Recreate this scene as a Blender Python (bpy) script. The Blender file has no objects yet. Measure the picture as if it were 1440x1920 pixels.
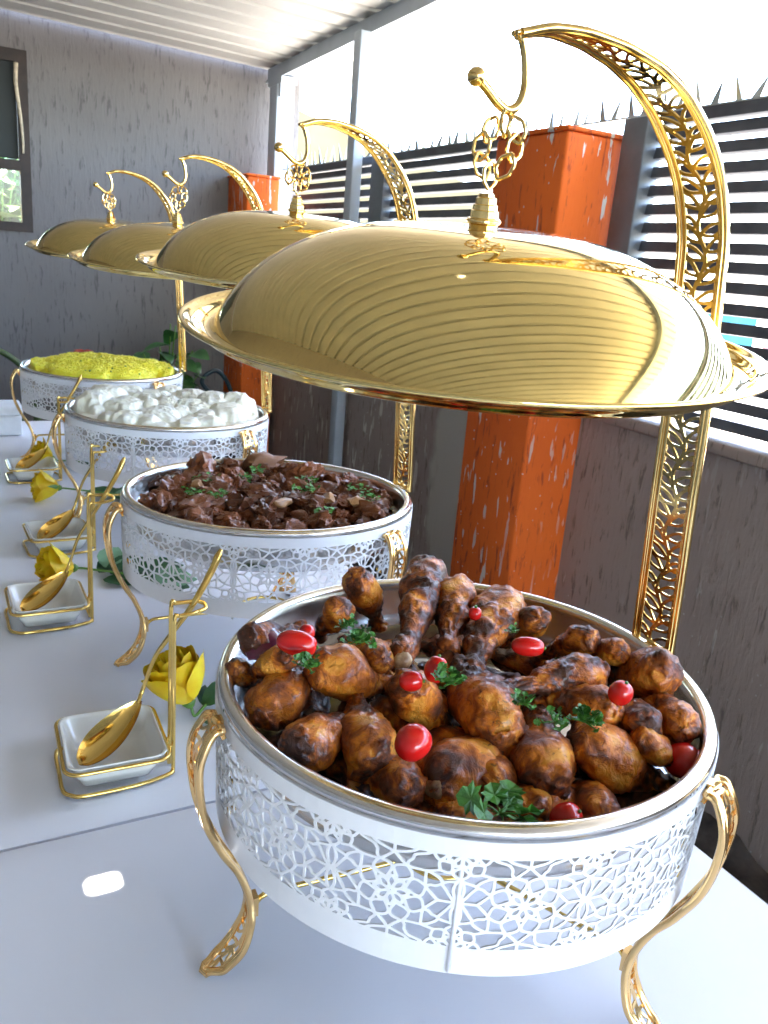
import bpy, bmesh, math, random
import numpy as np
from mathutils import Vector, Matrix, noise

random.seed(7)
SC = bpy.context.scene
COL = SC.collection
PI = math.pi
TZ = 0.75            # table top height
RIM = 0.97           # height of the pan rims

# ------------------------------------------------------------------ camera
cam_d = bpy.data.cameras.new('camera')
cam = bpy.data.objects.new('camera', cam_d)
COL.objects.link(cam)
cam_d.sensor_fit = 'VERTICAL'
cam_d.sensor_height = 24.0
cam_d.lens = 24.0 * 1553.65 / 1920.0
cam_d.clip_start = 0.02
cam_d.clip_end = 2000
Fv = Vector((0.46885679, 0.83549297, -0.28657426))
Rv = Vector((0.88078638, -0.46657852, 0.08074555))
Uv = Rv.cross(Fv)
cam.matrix_world = Matrix(((Rv.x, Uv.x, -Fv.x, -0.33742), (Rv.y, Uv.y, -Fv.y, -0.45880),
                           (Rv.z, Uv.z, -Fv.z, 1.25826), (0, 0, 0, 1)))
SC.camera = cam
cam_d.dof.use_dof = True
cam_d.dof.focus_distance = 0.62
cam_d.dof.aperture_fstop = 18.0

# ------------------------------------------------------------------ light
SUN_EL, SUN_AZ = math.radians(75), math.radians(25)       # azimuth measured from +X towards +Y
sd = Vector((math.cos(SUN_EL) * math.cos(SUN_AZ), math.cos(SUN_EL) * math.sin(SUN_AZ), math.sin(SUN_EL)))
world = bpy.data.worlds.new('World')
SC.world = world
world.use_nodes = True
wn = world.node_tree
sky = wn.nodes.new('ShaderNodeTexSky')
sky.sky_type = 'NISHITA'
sky.sun_disc = False
sky.sun_elevation = SUN_EL
sky.sun_rotation = PI / 2 - SUN_AZ
sky.altitude = 1200
sky.air_density = 1.0
sky.dust_density = 4.0
sky.ozone_density = 1.0
wn.links.new(sky.outputs[0], wn.nodes['Background'].inputs[0])
wn.nodes['Background'].inputs[1].default_value = 0.15
sun_d = bpy.data.lights.new('sun', 'SUN')
sun_d.energy = 5.0
sun_d.angle = math.radians(0.5)
sun_d.color = (1.0, 0.955, 0.88)
sun = bpy.data.objects.new('sun', sun_d)
COL.objects.link(sun)
sun.rotation_euler = sd.to_track_quat('Z', 'Y').to_euler()
SC.view_settings.view_transform = 'Standard'
SC.view_settings.look = 'None'
SC.view_settings.gamma = 1.0
SC.view_settings.use_curve_mapping = False
SC.view_settings.exposure = 4.85
SC.render.engine = 'CYCLES'
SC.cycles.use_denoising = True
SC.cycles.max_bounces = 9
SC.cycles.diffuse_bounces = 6
SC.cycles.glossy_bounces = 5
SC.cycles.transparent_max_bounces = 6
SC.cycles.sample_clamp_indirect = 6.0
SC.cycles.caustics_reflective = False
SC.cycles.caustics_refractive = False

# ------------------------------------------------------------------ helpers
def link(name, me, parent=None, mat=None, loc=None, rotz=0.0):
    o = bpy.data.objects.new(name, me)
    COL.objects.link(o)
    if mat is not None and me is not None:
        if isinstance(mat, (list, tuple)):
            for m in mat:
                me.materials.append(m)
        else:
            me.materials.append(mat)
    if parent is not None:
        o.parent = parent
    if loc is not None:
        o.location = loc
    if rotz:
        o.rotation_euler = (0, 0, rotz)
    return o

def tag(o, label=None, cat=None, group=None, kind=None):
    if label: o['label'] = label
    if cat: o['category'] = cat
    if group: o['group'] = group
    if kind: o['kind'] = kind
    return o

def thing(name, label, cat, loc=(0, 0, 0), rotz=0.0, group=None):
    o = bpy.data.objects.new(name, None)
    COL.objects.link(o)
    o.location = loc
    o.rotation_euler = (0, 0, rotz)
    o.empty_display_size = 0.02
    return tag(o, label, cat, group)

class MB:
    """collects vertices and faces of one mesh"""
    def __init__(s):
        s.v = []; s.f = []; s.m = []
    def add(s, vs, fs, mi=0):
        o = len(s.v)
        s.v.extend([tuple(p) for p in vs])
        s.f.extend([tuple(i + o for i in q) for q in fs])
        s.m.extend([mi] * len(fs))
    def box(s, x0, x1, y0, y1, z0, z1, mi=0):
        s.add([(x0, y0, z0), (x1, y0, z0), (x1, y1, z0), (x0, y1, z0), (x0, y0, z1), (x1, y0, z1), (x1, y1, z1), (x0, y1, z1)],
              [(0, 3, 2, 1), (4, 5, 6, 7), (0, 1, 5, 4), (1, 2, 6, 5), (2, 3, 7, 6), (3, 0, 4, 7)], mi)
    def tube(s, pts, r, n=8, closed=False, mi=0, flat=1.0):
        pts = [Vector(p) for p in pts]
        N = len(pts)
        rr = r if isinstance(r, (list, tuple)) else [r] * N
        up = None
        rings = []
        for i, p in enumerate(pts):
            if closed:
                t = (pts[(i + 1) % N] - pts[i - 1]).normalized()
            else:
                t = (pts[min(i + 1, N - 1)] - pts[max(i - 1, 0)]).normalized()
            if up is None:
                a = Vector((0, 0, 1)) if abs(t.z) < 0.9 else Vector((1, 0, 0))
                up = (a - t * a.dot(t)).normalized()
            else:
                up = (up - t * up.dot(t))
                up = up.normalized() if up.length > 1e-6 else Vector((1, 0, 0))
            b = t.cross(up)
            rings.append([p + (up * math.cos(2 * PI * k / n) + b * math.sin(2 * PI * k / n) * flat) * rr[i] for k in range(n)])
        vs = [q for ring in rings for q in ring]
        fs = []
        M = N if closed else N - 1
        for i in range(M):
            j = (i + 1) % N
            for k in range(n):
                k2 = (k + 1) % n
                fs.append((i * n + k, i * n + k2, j * n + k2, j * n + k))
        if not closed:
            fs.append(tuple(range(n - 1, -1, -1)))
            fs.append(tuple((N - 1) * n + k for k in range(n)))
        s.add(vs, fs, mi)
    def lathe(s, prof, n=48, mi=0, c=(0, 0, 0), cap=False):
        vs = []; fs = []
        idx = []
        for (r, z) in prof:
            if r < 1e-6:
                idx.append([len(vs)] * n); vs.append((c[0], c[1], c[2] + z))
            else:
                idx.append(list(range(len(vs), len(vs) + n)))
                vs += [(c[0] + r * math.cos(2 * PI * k / n), c[1] + r * math.sin(2 * PI * k / n), c[2] + z) for k in range(n)]
        for i in range(len(prof) - 1):
            a, b = idx[i], idx[i + 1]
            for k in range(n):
                k2 = (k + 1) % n
                q = [a[k], a[k2], b[k2], b[k]]
                q2 = []
                for t in q:
                    if t not in q2: q2.append(t)
                if len(q2) > 2: fs.append(tuple(q2))
        s.add(vs, fs, mi)
    def mesh(s, name, smooth=False, auto=None):
        me = bpy.data.meshes.new(name)
        me.from_pydata(s.v, [], s.f)
        me.polygons.foreach_set('material_index', s.m)
        if smooth or auto:
            me.polygons.foreach_set('use_smooth', [True] * len(me.polygons))
        me.update()
        if auto:
            me.set_sharp_from_angle(angle=math.radians(auto))
        return me

def smoothpath(pts, sub=6, closed=False):
    P = [Vector(p) for p in pts]
    out = []
    n = len(P)
    rng = range(n) if closed else range(n - 1)
    for i in rng:
        p0 = P[i - 1] if (closed or i > 0) else P[i] * 2 - P[i + 1]
        p1 = P[i]; p2 = P[(i + 1) % n]
        p3 = P[(i + 2) % n] if (closed or i + 2 < n) else P[i + 1] * 2 - P[i]
        for k in range(sub):
            t = k / sub
            out.append(0.5 * ((2 * p1) + (p2 - p0) * t + (2 * p0 - 5 * p1 + 4 * p2 - p3) * t * t + (3 * p1 - p0 - 3 * p2 + p3) * t ** 3))
    if not closed:
        out.append(P[-1])
    return out

def bevel_box(x0, x1, y0, y1, z0, z1, w=0.004, seg=2, name='box'):
    bm = bmesh.new()
    bmesh.ops.create_cube(bm, size=1)
    for v in bm.verts:
        v.co = Vector(((x0 + x1) / 2 + v.co.x * (x1 - x0), (y0 + y1) / 2 + v.co.y * (y1 - y0), (z0 + z1) / 2 + v.co.z * (z1 - z0)))
    bmesh.ops.bevel(bm, geom=bm.edges[:], offset=w, segments=seg, profile=0.5, affect='EDGES')
    me = bpy.data.meshes.new(name)
    bm.to_mesh(me); bm.free()
    me.polygons.foreach_set('use_smooth', [True] * len(me.polygons))
    me.set_sharp_from_angle(angle=math.radians(50))
    return me

# ------------------------------------------------------------------ materials
def newmat(name):
    m = bpy.data.materials.new(name)
    m.use_nodes = True
    nt = m.node_tree
    return m, nt, nt.nodes['Principled BSDF']

def nd(nt, typ, **kw):
    n = nt.nodes.new(typ)
    for k, v in kw.items():
        if k.startswith('i_'):
            n.inputs[k[2:].replace('_', ' ')].default_value = v
        else:
            setattr(n, k, v)
    return n

def ramp(nt, src, stops, interp='LINEAR'):
    r = nt.nodes.new('ShaderNodeValToRGB')
    r.color_ramp.interpolation = interp
    el = r.color_ramp.elements
    while len(el) > 1: el.remove(el[-1])
    el[0].position = stops[0][0]; el[0].color = (*stops[0][1], 1) if len(stops[0][1]) == 3 else stops[0][1]
    for p, c in stops[1:]:
        e = el.new(p); e.color = (*c, 1) if len(c) == 3 else c
    nt.links.new(src, r.inputs[0])
    return r

def noise_n(nt, scale, detail=4, rough=0.5, vec=None, dist=0.0):
    n = nd(nt, 'ShaderNodeTexNoise')
    n.inputs['Scale'].default_value = scale
    n.inputs['Detail'].default_value = detail
    n.inputs['Roughness'].default_value = rough
    n.inputs['Distortion'].default_value = dist
    if vec is not None: nt.links.new(vec, n.inputs['Vector'])
    return n

def coords(nt, scale=(1, 1, 1), kind='Object'):
    tc = nd(nt, 'ShaderNodeTexCoord')
    mp = nd(nt, 'ShaderNodeMapping')
    mp.inputs['Scale'].default_value = scale
    nt.links.new(tc.outputs[kind], mp.inputs['Vector'])
    return mp.outputs[0]

def bump(nt, b, src, strength=0.3, dist=0.002, prev=None):
    n = nd(nt, 'ShaderNodeBump')
    n.inputs['Strength'].default_value = strength
    n.inputs['Distance'].default_value = dist
    nt.links.new(src, n.inputs['Height'])
    if prev is not None: nt.links.new(prev.outputs[0], n.inputs['Normal'])
    nt.links.new(n.outputs[0], b.inputs['Normal'])
    return n

def mixc(nt, fac, a, b, mode='MIX'):
    m = nd(nt, 'ShaderNodeMix', data_type='RGBA', blend_type=mode)
    for sock, v in ((m.inputs[0], fac), (m.inputs[6], a), (m.inputs[7], b)):
        if hasattr(v, 'is_linked') or hasattr(v, 'links'):
            nt.links.new(v, sock)
        else:
            sock.default_value = v if not isinstance(v, tuple) else (*v, 1) if len(v) == 3 else v
    return m.outputs[2]

def simple(name, col, rough=0.5, metal=0.0, nscale=None, namp=0.15, bmp=0.0, bscale=None, coat=0.0, sss=0.0):
    m, nt, b = newmat(name)
    b.inputs['Base Color'].default_value = (*col, 1)
    b.inputs['Roughness'].default_value = rough
    b.inputs['Metallic'].default_value = metal
    b.inputs['Coat Weight'].default_value = coat
    if sss:
        b.inputs['Subsurface Weight'].default_value = sss
        b.inputs['Subsurface Radius'].default_value = (0.01, 0.005, 0.003)
        b.inputs['Subsurface Scale'].default_value = 0.5
    if nscale:
        v = coords(nt)
        n = noise_n(nt, nscale, 5, 0.6, v)
        lo = tuple(c * (1 - namp) for c in col); hi = tuple(min(1, c * (1 + namp)) for c in col)
        r = ramp(nt, n.outputs[0], [(0.3, lo), (0.7, hi)])
        nt.links.new(r.outputs[0], b.inputs['Base Color'])
        if bmp:
            n2 = noise_n(nt, bscale or nscale * 3, 6, 0.6, v)
            bump(nt, b, n2.outputs[0], bmp, 0.002)
    return m

M = {}
def metal(name, col, rough, wob=0.0, smear=0.0):
    m, nt, b = newmat(name)
    b.inputs['Metallic'].default_value = 1.0
    b.inputs['Base Color'].default_value = (*col, 1)
    b.inputs['Roughness'].default_value = rough
    v = coords(nt)
    n = noise_n(nt, 35, 4, 0.6, v)
    r = nd(nt, 'ShaderNodeMapRange')
    r.inputs['From Min'].default_value = 0.35; r.inputs['From Max'].default_value = 0.75
    r.inputs['To Min'].default_value = rough; r.inputs['To Max'].default_value = rough + smear
    nt.links.new(n.outputs[0], r.inputs[0])
    nt.links.new(r.outputs[0], b.inputs['Roughness'])
    if wob:
        n2 = noise_n(nt, 16, 2, 0.4, v)
        bump(nt, b, n2.outputs[0], wob, 0.002)
    return m
M['gold_lid'] = metal('polished pale gold', (0.86, 0.66, 0.25), 0.03, 0.006, 0.07)
M['gold'] = metal('polished gold', (0.93, 0.66, 0.25), 0.10, 0.0, 0.06)
M['gold_leg'] = metal('rose gold plate', (0.93, 0.62, 0.27), 0.14, 0.0, 0.08)
M['gold_wire'] = metal('gold wire', (0.82, 0.57, 0.17), 0.09, 0.0, 0.05)
M['steel'] = metal('brushed pan steel', (0.74, 0.72, 0.69), 0.16, 0.06, 0.12)
M['white_enamel'] = simple('white enamel', (0.86, 0.86, 0.86), 0.32, 0, 30, 0.03)
M['porcelain'] = simple('cream porcelain', (0.84, 0.82, 0.74), 0.12, 0, coat=0.5)
M['foam'] = simple('white foam plastic', (0.8, 0.82, 0.84), 0.5, 0, 40, 0.05)

def cloth_mat():
    m, nt, b = newmat('white table cloth')
    v = coords(nt)
    n = noise_n(nt, 2.2, 4, 0.55, v, 0.6)
    r = ramp(nt, n.outputs[0], [(0.25, (0.83, 0.83, 0.87)), (0.75, (0.87, 0.87, 0.90))])
    nt.links.new(r.outputs[0], b.inputs['Base Color'])
    b.inputs['Roughness'].default_value = 0.42
    b.inputs['Specular IOR Level'].default_value = 0.45
    w = nd(nt, 'ShaderNodeTexWave'); w.inputs['Scale'].default_value = 260; w.inputs['Distortion'].default_value = 2
    nt.links.new(v, w.inputs['Vector'])
    bp = bump(nt, b, w.outputs[1], 0.04, 0.0006)
    n2 = noise_n(nt, 5, 3, 0.5, v, 1.0)
    bump(nt, b, n2.outputs[0], 0.22, 0.006, bp)
    return m
M['cloth'] = cloth_mat()

def wall_mat(name, base, hi, dark, speck=0.0, smear=False):
    m, nt, b = newmat(name)
    v = coords(nt)
    big = noise_n(nt, 1.6, 5, 0.6, v)
    c = ramp(nt, big.outputs[0], [(0.3, base), (0.7, hi)]).outputs[0]
    sv = coords(nt, (60, 60, 11))
    st = noise_n(nt, 1.0, 5, 0.65, sv, 0.4)
    sf = ramp(nt, st.outputs[0], [(0.56, (0, 0, 0)), (0.66, (1, 1, 1))])
    c = mixc(nt, sf.outputs[0], c, dark)
    # runs and drips of paler plaster
    if speck:
        pv = coords(nt, (42, 42, 8))
        pn = noise_n(nt, 1.0, 3, 0.5, pv, 0.2)
        lo = noise_n(nt, 1.3, 2, 0.5, coords(nt))
        pf = ramp(nt, pn.outputs[0], [(0.635, (0, 0, 0)), (0.66, (1, 1, 1))])
        lf = ramp(nt, lo.outputs[0], [(0.38, (0, 0, 0)), (0.52, (1, 1, 1))])
        mm = nd(nt, 'ShaderNodeMath', operation='MULTIPLY')
        nt.links.new(pf.outputs[0], mm.inputs[0]); nt.links.new(lf.outputs[0], mm.inputs[1])
        m2 = nd(nt, 'ShaderNodeMath', operation='MULTIPLY'); m2.inputs[1].default_value = speck
        nt.links.new(mm.outputs[0], m2.inputs[0])
        c = mixc(nt, m2.outputs[0], c, (0.62, 0.60, 0.55))
        # small round dots
        vo = nd(nt, 'ShaderNodeTexVoronoi'); vo.inputs['Scale'].default_value = 34
        nt.links.new(v, vo.inputs['Vector'])
        df = ramp(nt, vo.outputs['Distance'], [(0.075, (1, 1, 1)), (0.10, (0, 0, 0))])
        m3 = nd(nt, 'ShaderNodeMath', operation='MULTIPLY')
        nt.links.new(df.outputs[0], m3.inputs[0]); nt.links.new(lf.outputs[0], m3.inputs[1])
        c = mixc(nt, m3.outputs[0], c, (0.6, 0.58, 0.54))
    if smear:   # pale cement smear where the wall meets the near pillar
        sx = nd(nt, 'ShaderNodeSeparateXYZ')
        tc = nd(nt, 'ShaderNodeTexCoord')
        nt.links.new(tc.outputs['Object'], sx.inputs[0])
        nz = noise_n(nt, 5, 5, 0.6, coords(nt, (1, 1, .5)))
        ad = nd(nt, 'ShaderNodeMath', operation='MULTIPLY_ADD')
        ad.inputs[1].default_value = 0.34
        nt.links.new(nz.outputs[0], ad.inputs[0]); nt.links.new(sx.outputs[1], ad.inputs[2])
        r1 = ramp(nt, ad.outputs[0], [(0.0, (0, 0, 0)), (1.0, (0, 0, 0))])
        mr = nd(nt, 'ShaderNodeMapRange')
        mr.inputs['From Min'].default_value = 1.99; mr.inputs['From Max'].default_value = 1.92
        nt.links.new(ad.outputs[0], mr.inputs[0])
        c = mixc(nt, mr.outputs[0], c, (0.42, 0.41, 0.36)) if False else mixc(nt, _band(nt, ad.outputs[0], 1.50, 2.17), c, (0.46, 0.45, 0.40))
    nt.links.new(c, b.inputs['Base Color'])
    b.inputs['Roughness'].default_value = 0.8
    fine = noise_n(nt, 60, 6, 0.65, v)
    bp = bump(nt, b, fine.outputs[0], 0.25, 0.003)
    bump(nt, b, st.outputs[0], 0.45, 0.006, bp)
    return m

def _band(nt, val, a, b_):
    x = nd(nt, 'ShaderNodeMath', operation='GREATER_THAN'); x.inputs[1].default_value = a
    nt.links.new(val, x.inputs[0])
    y = nd(nt, 'ShaderNodeMapRange'); y.inputs['From Min'].default_value = b_; y.inputs['From Max'].default_value = b_ - 0.04
    nt.links.new(val, y.inputs[0])
    z = nd(nt, 'ShaderNodeMath', operation='MULTIPLY')
    nt.links.new(x.outputs[0], z.inputs[0]); nt.links.new(y.outputs[0], z.inputs[1])
    return z.outputs[0]

M['wall'] = wall_mat('grey brown scratched plaster', (0.30, 0.245, 0.215), (0.36, 0.30, 0.265), (0.165, 0.132, 0.115), 0.9, True)
M['backwall'] = wall_mat('grey scratched plaster', (0.152, 0.143, 0.138), (0.19, 0.181, 0.176), (0.10, 0.094, 0.092), 0.0)
M['orange'] = wall_mat('orange painted plaster', (0.66, 0.105, 0.006), (0.78, 0.15, 0.010), (0.34, 0.05, 0.010), 1.0)
M['ground'] = simple('rough concrete yard', (0.17, 0.157, 0.14), 0.9, 0, 3, 0.25, 0.4, 30)
M['soil'] = simple('dark soil and rubble', (0.05, 0.04, 0.034), 0.95, 0, 14, 0.6, 0.8, 50)
M['roof'] = simple('galvanised roof sheet', (0.66, 0.66, 0.62), 0.5, 0.05, 3.0, 0.08)
M['frame'] = simple('pale grey blue painted steel', (0.40, 0.46, 0.52), 0.5, 0.0, 8, 0.08, 0.1)
M['fence'] = simple('dark blue grey painted steel', (0.075, 0.083, 0.097), 0.5, 0.0, 9, 0.3, 0.15)
M['fencepost'] = simple('grey fence post paint', (0.12, 0.14, 0.16), 0.45, 0.0, 9, 0.2)
M['spike'] = metal('galvanised spike', (0.55, 0.60, 0.60), 0.4)
M['wood'] = simple('dark stained timber', (0.022, 0.012, 0.008), 0.6, 0, 20, 0.5, 0.4)
M['wire'] = simple('grey cable', (0.02, 0.022, 0.024), 0.6)

# ------------------------------------------------------------------ sheet cutting (pierced metal patterns)
def cut_tile(W, H, polylines, half, n, m, wrap=True, border=None):
    """marching squares over a tile: returns polygons (lists of (u, v)) of the solid metal and the cut edges"""
    segs = []
    for pl in polylines:
        for a, b in zip(pl[:-1], pl[1:]):
            for du in ((-W, 0, W) if wrap else (0,)):
                segs.append((a[0] + du, a[1], b[0] + du, b[1]))
    S = np.array(segs)
    us = np.linspace(0, W, n + 1); vs = np.linspace(0, H, m + 1)
    U, V = np.meshgrid(us, vs, indexing='ij')
    P = np.stack([U.ravel(), V.ravel()], 1)
    A = S[:, :2]; D = S[:, 2:] - A
    L2 = (D ** 2).sum(1) + 1e-12
    best = np.full(len(P), 1e9)
    for k in range(0, len(S), 64):
        a = A[k:k + 64]; d = D[k:k + 64]; l = L2[k:k + 64]
        w = P[:, None, :] - a[None]
        t = np.clip((w * d[None]).sum(2) / l[None], 0, 1)
        q = w - t[..., None] * d[None]
        best = np.minimum(best, np.sqrt((q ** 2).sum(2)).min(1))
    F = (best - half).reshape(n + 1, m + 1)
    if border:
        F = np.minimum(F, np.minimum(V, H - V) - border)
    F = np.where(np.abs(F) < 1e-7, 1e-7, F)
    polys = []; edges = []
    for i in range(n):
        for j in range(m):
            c = [(us[i], vs[j], F[i, j]), (us[i + 1], vs[j], F[i + 1, j]), (us[i + 1], vs[j + 1], F[i + 1, j + 1]), (us[i], vs[j + 1], F[i, j + 1])]
            ins = [q[2] < 0 for q in c]
            if not any(ins): continue
            if all(ins):
                polys.append([(q[0], q[1]) for q in c]); continue
            out = []; cr = []
            for k in range(4):
                a, b = c[k], c[(k + 1) % 4]
                if a[2] < 0: out.append((a[0], a[1]))
                if (a[2] < 0) != (b[2] < 0):
                    t = a[2] / (a[2] - b[2])
                    p = (a[0] + (b[0] - a[0]) * t, a[1] + (b[1] - a[1]) * t)
                    out.append(p); cr.append((p, a[2] < 0))
            if len(out) > 2: polys.append(out)
            if len(cr) == 2:
                edges.append((cr[0][0], cr[1][0]) if cr[0][1] else (cr[1][0], cr[0][0]))
            elif len(cr) == 4:
                edges.append((cr[0][0], cr[1][0]) if cr[0][1] else (cr[1][0], cr[0][0]))
                edges.append((cr[2][0], cr[3][0]) if cr[2][1] else (cr[3][0], cr[2][0]))
    return polys, edges

def sheet_mesh(mb, polys, edges, fn, th, back=True):
    """fn(u, v, offset) -> xyz"""
    cache = {}
    def vid(u, v, s):
        k = (round(u, 7), round(v, 7), s)
        if k not in cache:
            cache[k] = len(mb.v)
            mb.v.append(tuple(fn(u, v, s * th)))
        return cache[k]
    for p in polys:
        mb.f.append(tuple(vid(u, v, 0) for u, v in p)); mb.m.append(0)
        if back:
            mb.f.append(tuple(vid(u, v, -1) for u, v in reversed(p))); mb.m.append(0)
    for a, b in edges:
        mb.f.append((vid(*a, 0), vid(*a, -1), vid(*b, -1), vid(*b, 0))); mb.m.append(0)

def vesica(cx, cy, ang, r0, r1, w, n=12, skew=0.0):
    """pointed petal between radii r0 and r1"""
    L = r1 - r0
    out = []
    for s in (1, -1):
        side = []
        for k in range(n + 1):
            t = k / n
            x = r0 + L * t
            y = s * w * math.sin(PI * t ** (1.15)) + skew * math.sin(PI * t)
            side.append((cx + x * math.cos(ang) - y * math.sin(ang), cy + x * math.sin(ang) + y * math.cos(ang)))
        out.append(side)
    return out

def bez(p0, p1, p2, p3, n=12):
    o = []
    for k in range(n + 1):
        t = k / n; a = (1 - t)
        o.append((a ** 3 * p0[0] + 3 * a * a * t * p1[0] + 3 * a * t * t * p2[0] + t ** 3 * p3[0],
                  a ** 3 * p0[1] + 3 * a * a * t * p1[1] + 3 * a * t * t * p2[1] + t ** 3 * p3[1]))
    return o

def flower_tile():
    W = 2 * PI * 0.183 / 15; H = 0.0655
    cx, cy = W / 2, H / 2
    L = []
    def pol(r, a, ox=cx, oy=cy): return (ox + r * math.cos(a), oy + r * math.sin(a))
    d8 = PI / 4
    for k in range(8):
        L += vesica(cx, cy, k * d8, 0.0012, 0.0104, 0.0023)
        L += vesica(cx, cy, k * d8 + d8 / 2, 0.0088, 0.0214, 0.0058)
        # pointed square cells between the petal tips
        a = k * d8
        L.append(bez(pol(0.0212, a - d8 / 2), pol(0.0225, a - 0.2), pol(0.0245, a - 0.12), pol(0.0268, a)))
        L.append(bez(pol(0.0212, a + d8 / 2), pol(0.0225, a + 0.2), pol(0.0245, a + 0.12), pol(0.0268, a)))
        L.append([pol(0.0212, a + d8 / 2), pol(0.0242, a + d8 / 2 + 0.03), pol(0.0272, a + d8 / 2 - 0.02), pol(0.0305, a + d8 / 2)])
    # S curves running from the flower to the part flowers in the corners
    for sx in (-1, 1):
        for sy in (-1, 1):
            ox, oy = (0 if sx < 0 else W), (0 if sy < 0 else H)
            a1 = math.atan2(sy * math.sin(d8 / 2), sx * math.cos(d8 / 2)); a2 = math.atan2(sy * math.cos(d8 / 2), sx * math.sin(d8 / 2))
            p = pol(.0305, a1); L.append(bez(p, (p[0] + sx * .002, p[1] + sy * .003), (ox - sx * .003, oy - sy * .0195), (ox, oy - sy * .0165)))
            p = pol(.0305, a2); L.append(bez(p, (p[0] + sx * .003, p[1] + sy * .002), (ox - sx * .0195, oy - sy * .003), (ox - sx * .0165, oy)))
            p = pol(.0268, math.atan2(sy, sx)); L.append([p, (ox - sx * .0117, oy - sy * .0117)])
            p = pol(.0268, math.atan2(sy, sx)); q = pol(.0305, a1); L.append(bez(p, (p[0] + sx * .003, p[1]), (q[0] + sx * .002, q[1] + sy * .003), q))
    # part flowers centred on the four corners and side loops on the tile boundary
    for (ox, oy) in ((0, 0), (W, 0), (0, H), (W, H)):
        for k in range(8):
            L += vesica(ox, oy, k * d8 + d8 / 2, 0.001, 0.0085, 0.0022)
            L += vesica(ox, oy, k * d8, 0.0078, 0.0165, 0.0046)
    for (ox, s) in ((0, 1), (W, -1)):
        L.append(bez((ox, cy), (ox + s * .004, cy + .006), (ox + s * .004, cy + .012), (ox, cy + .0165)))
        L.append(bez((ox, cy), (ox + s * .004, cy - .006), (ox + s * .004, cy - .012), (ox, cy - .0165)))
        L.append(bez((ox, cy), (ox + s * .004, cy + .001), (ox + s * .006, cy + .0075), (ox + s * .0101, cy + .0117)))
        L.append([(ox, cy), (ox + s * .0115, cy)])
        L.append(bez((ox, cy), (ox + s * .004, cy - .001), (ox + s * .006, cy - .0075), (ox + s * .0101, cy - .0117)))
    for v in (0, H):
        s = 1 if v == 0 else -1
        L.append([(cx, v), (cx, v + s * .006)])
        L.append(bez((cx, v + s * .006), (cx - .004, v + s * .004), (cx - .010, v + s * .004), (cx - .0135, v)))
        L.append(bez((cx, v + s * .006), (cx + .004, v + s * .004), (cx + .010, v + s * .004), (cx + .0135, v)))
    L.append([(0, 0), (W, 0)]); L.append([(0, H), (W, H)])
    return W, H, L

def shell_mesh(seam_deg):
    W, H, L = flower_tile()
    polys, edges = cut_tile(W, H, L, 0.00086, 140, 120)
    mb = MB()
    R = 0.183
    z0 = -0.082
    base = math.radians(seam_deg)
    for k in range(15):
        def fn(u, v, o, k=k):
            a = base + (k * W + u) / R
            rr = R + o - 0.002 * (1 - (v / H))
            return (rr * math.cos(a), rr * math.sin(a), z0 + v)
        sheet_mesh(mb, polys, edges, fn, 0.0011)
    # solid bands above and below the pierced field
    for zz0, zz1 in ((-0.1005, z0), (z0 + H, -0.006)):
        ra = R - 0.002 if zz0 < -0.09 else R
        mb.lathe([(ra - .0011, zz0), (ra, zz0), (ra, zz1), (ra - .0011, zz1), (ra - .0011, zz0)], 120)
    me = mb.mesh('shell')
    return me

def vine_tile(w=0.03, Lt=0.045):
    """floral strip: u runs along the strip (0..Lt), v across (0..w)"""
    L = []
    c = w / 2
    vy = lambda t: c + .10 * w * math.sin(2 * PI * t)
    L.append([(Lt * t / 24, vy(t / 24)) for t in range(25)])
    for k in range(4):
        t = k / 4
        u, v = Lt * t, vy(t)
        a = 1.02 if k % 2 else .80
        L += vesica(u, v, a, 0.0003, (w - .0012 - v) / math.sin(a), .0036, 10, .0014)
        u2 = Lt * (t + .125); v2 = vy(t + .125)
        a = -.85 if k % 2 else -1.1
        L += vesica(u2, v2, a, 0.0003, (v2 - .0012) / math.sin(-a), .0036, 10, -.0014)
        for uu, vv, s_ in ((u + .0005, w, -1), (u2 + .0005, 0, 1)):
            L.append([(uu + .0026 * math.cos(x * PI / 6), vv + s_ * .0030 * math.sin(x * PI / 6)) for x in range(7)])
    return Lt, L

def ribbon_frames(path, widths, side):
    """dense frames along a path: point, tangent, side vector, normal, width"""
    P = smoothpath(path, 10)
    n0 = len(path)
    W = []
    for i in range(len(P)):
        t = i / 10.0
        k = min(int(t), n0 - 2); f = t - k
        f = f * f * (3 - 2 * f)
        W.append(widths[k] * (1 - f) + widths[k + 1] * f)
    S = [0.0]
    for a, b in zip(P[:-1], P[1:]): S.append(S[-1] + (b - a).length)
    return P, W, S

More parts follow.
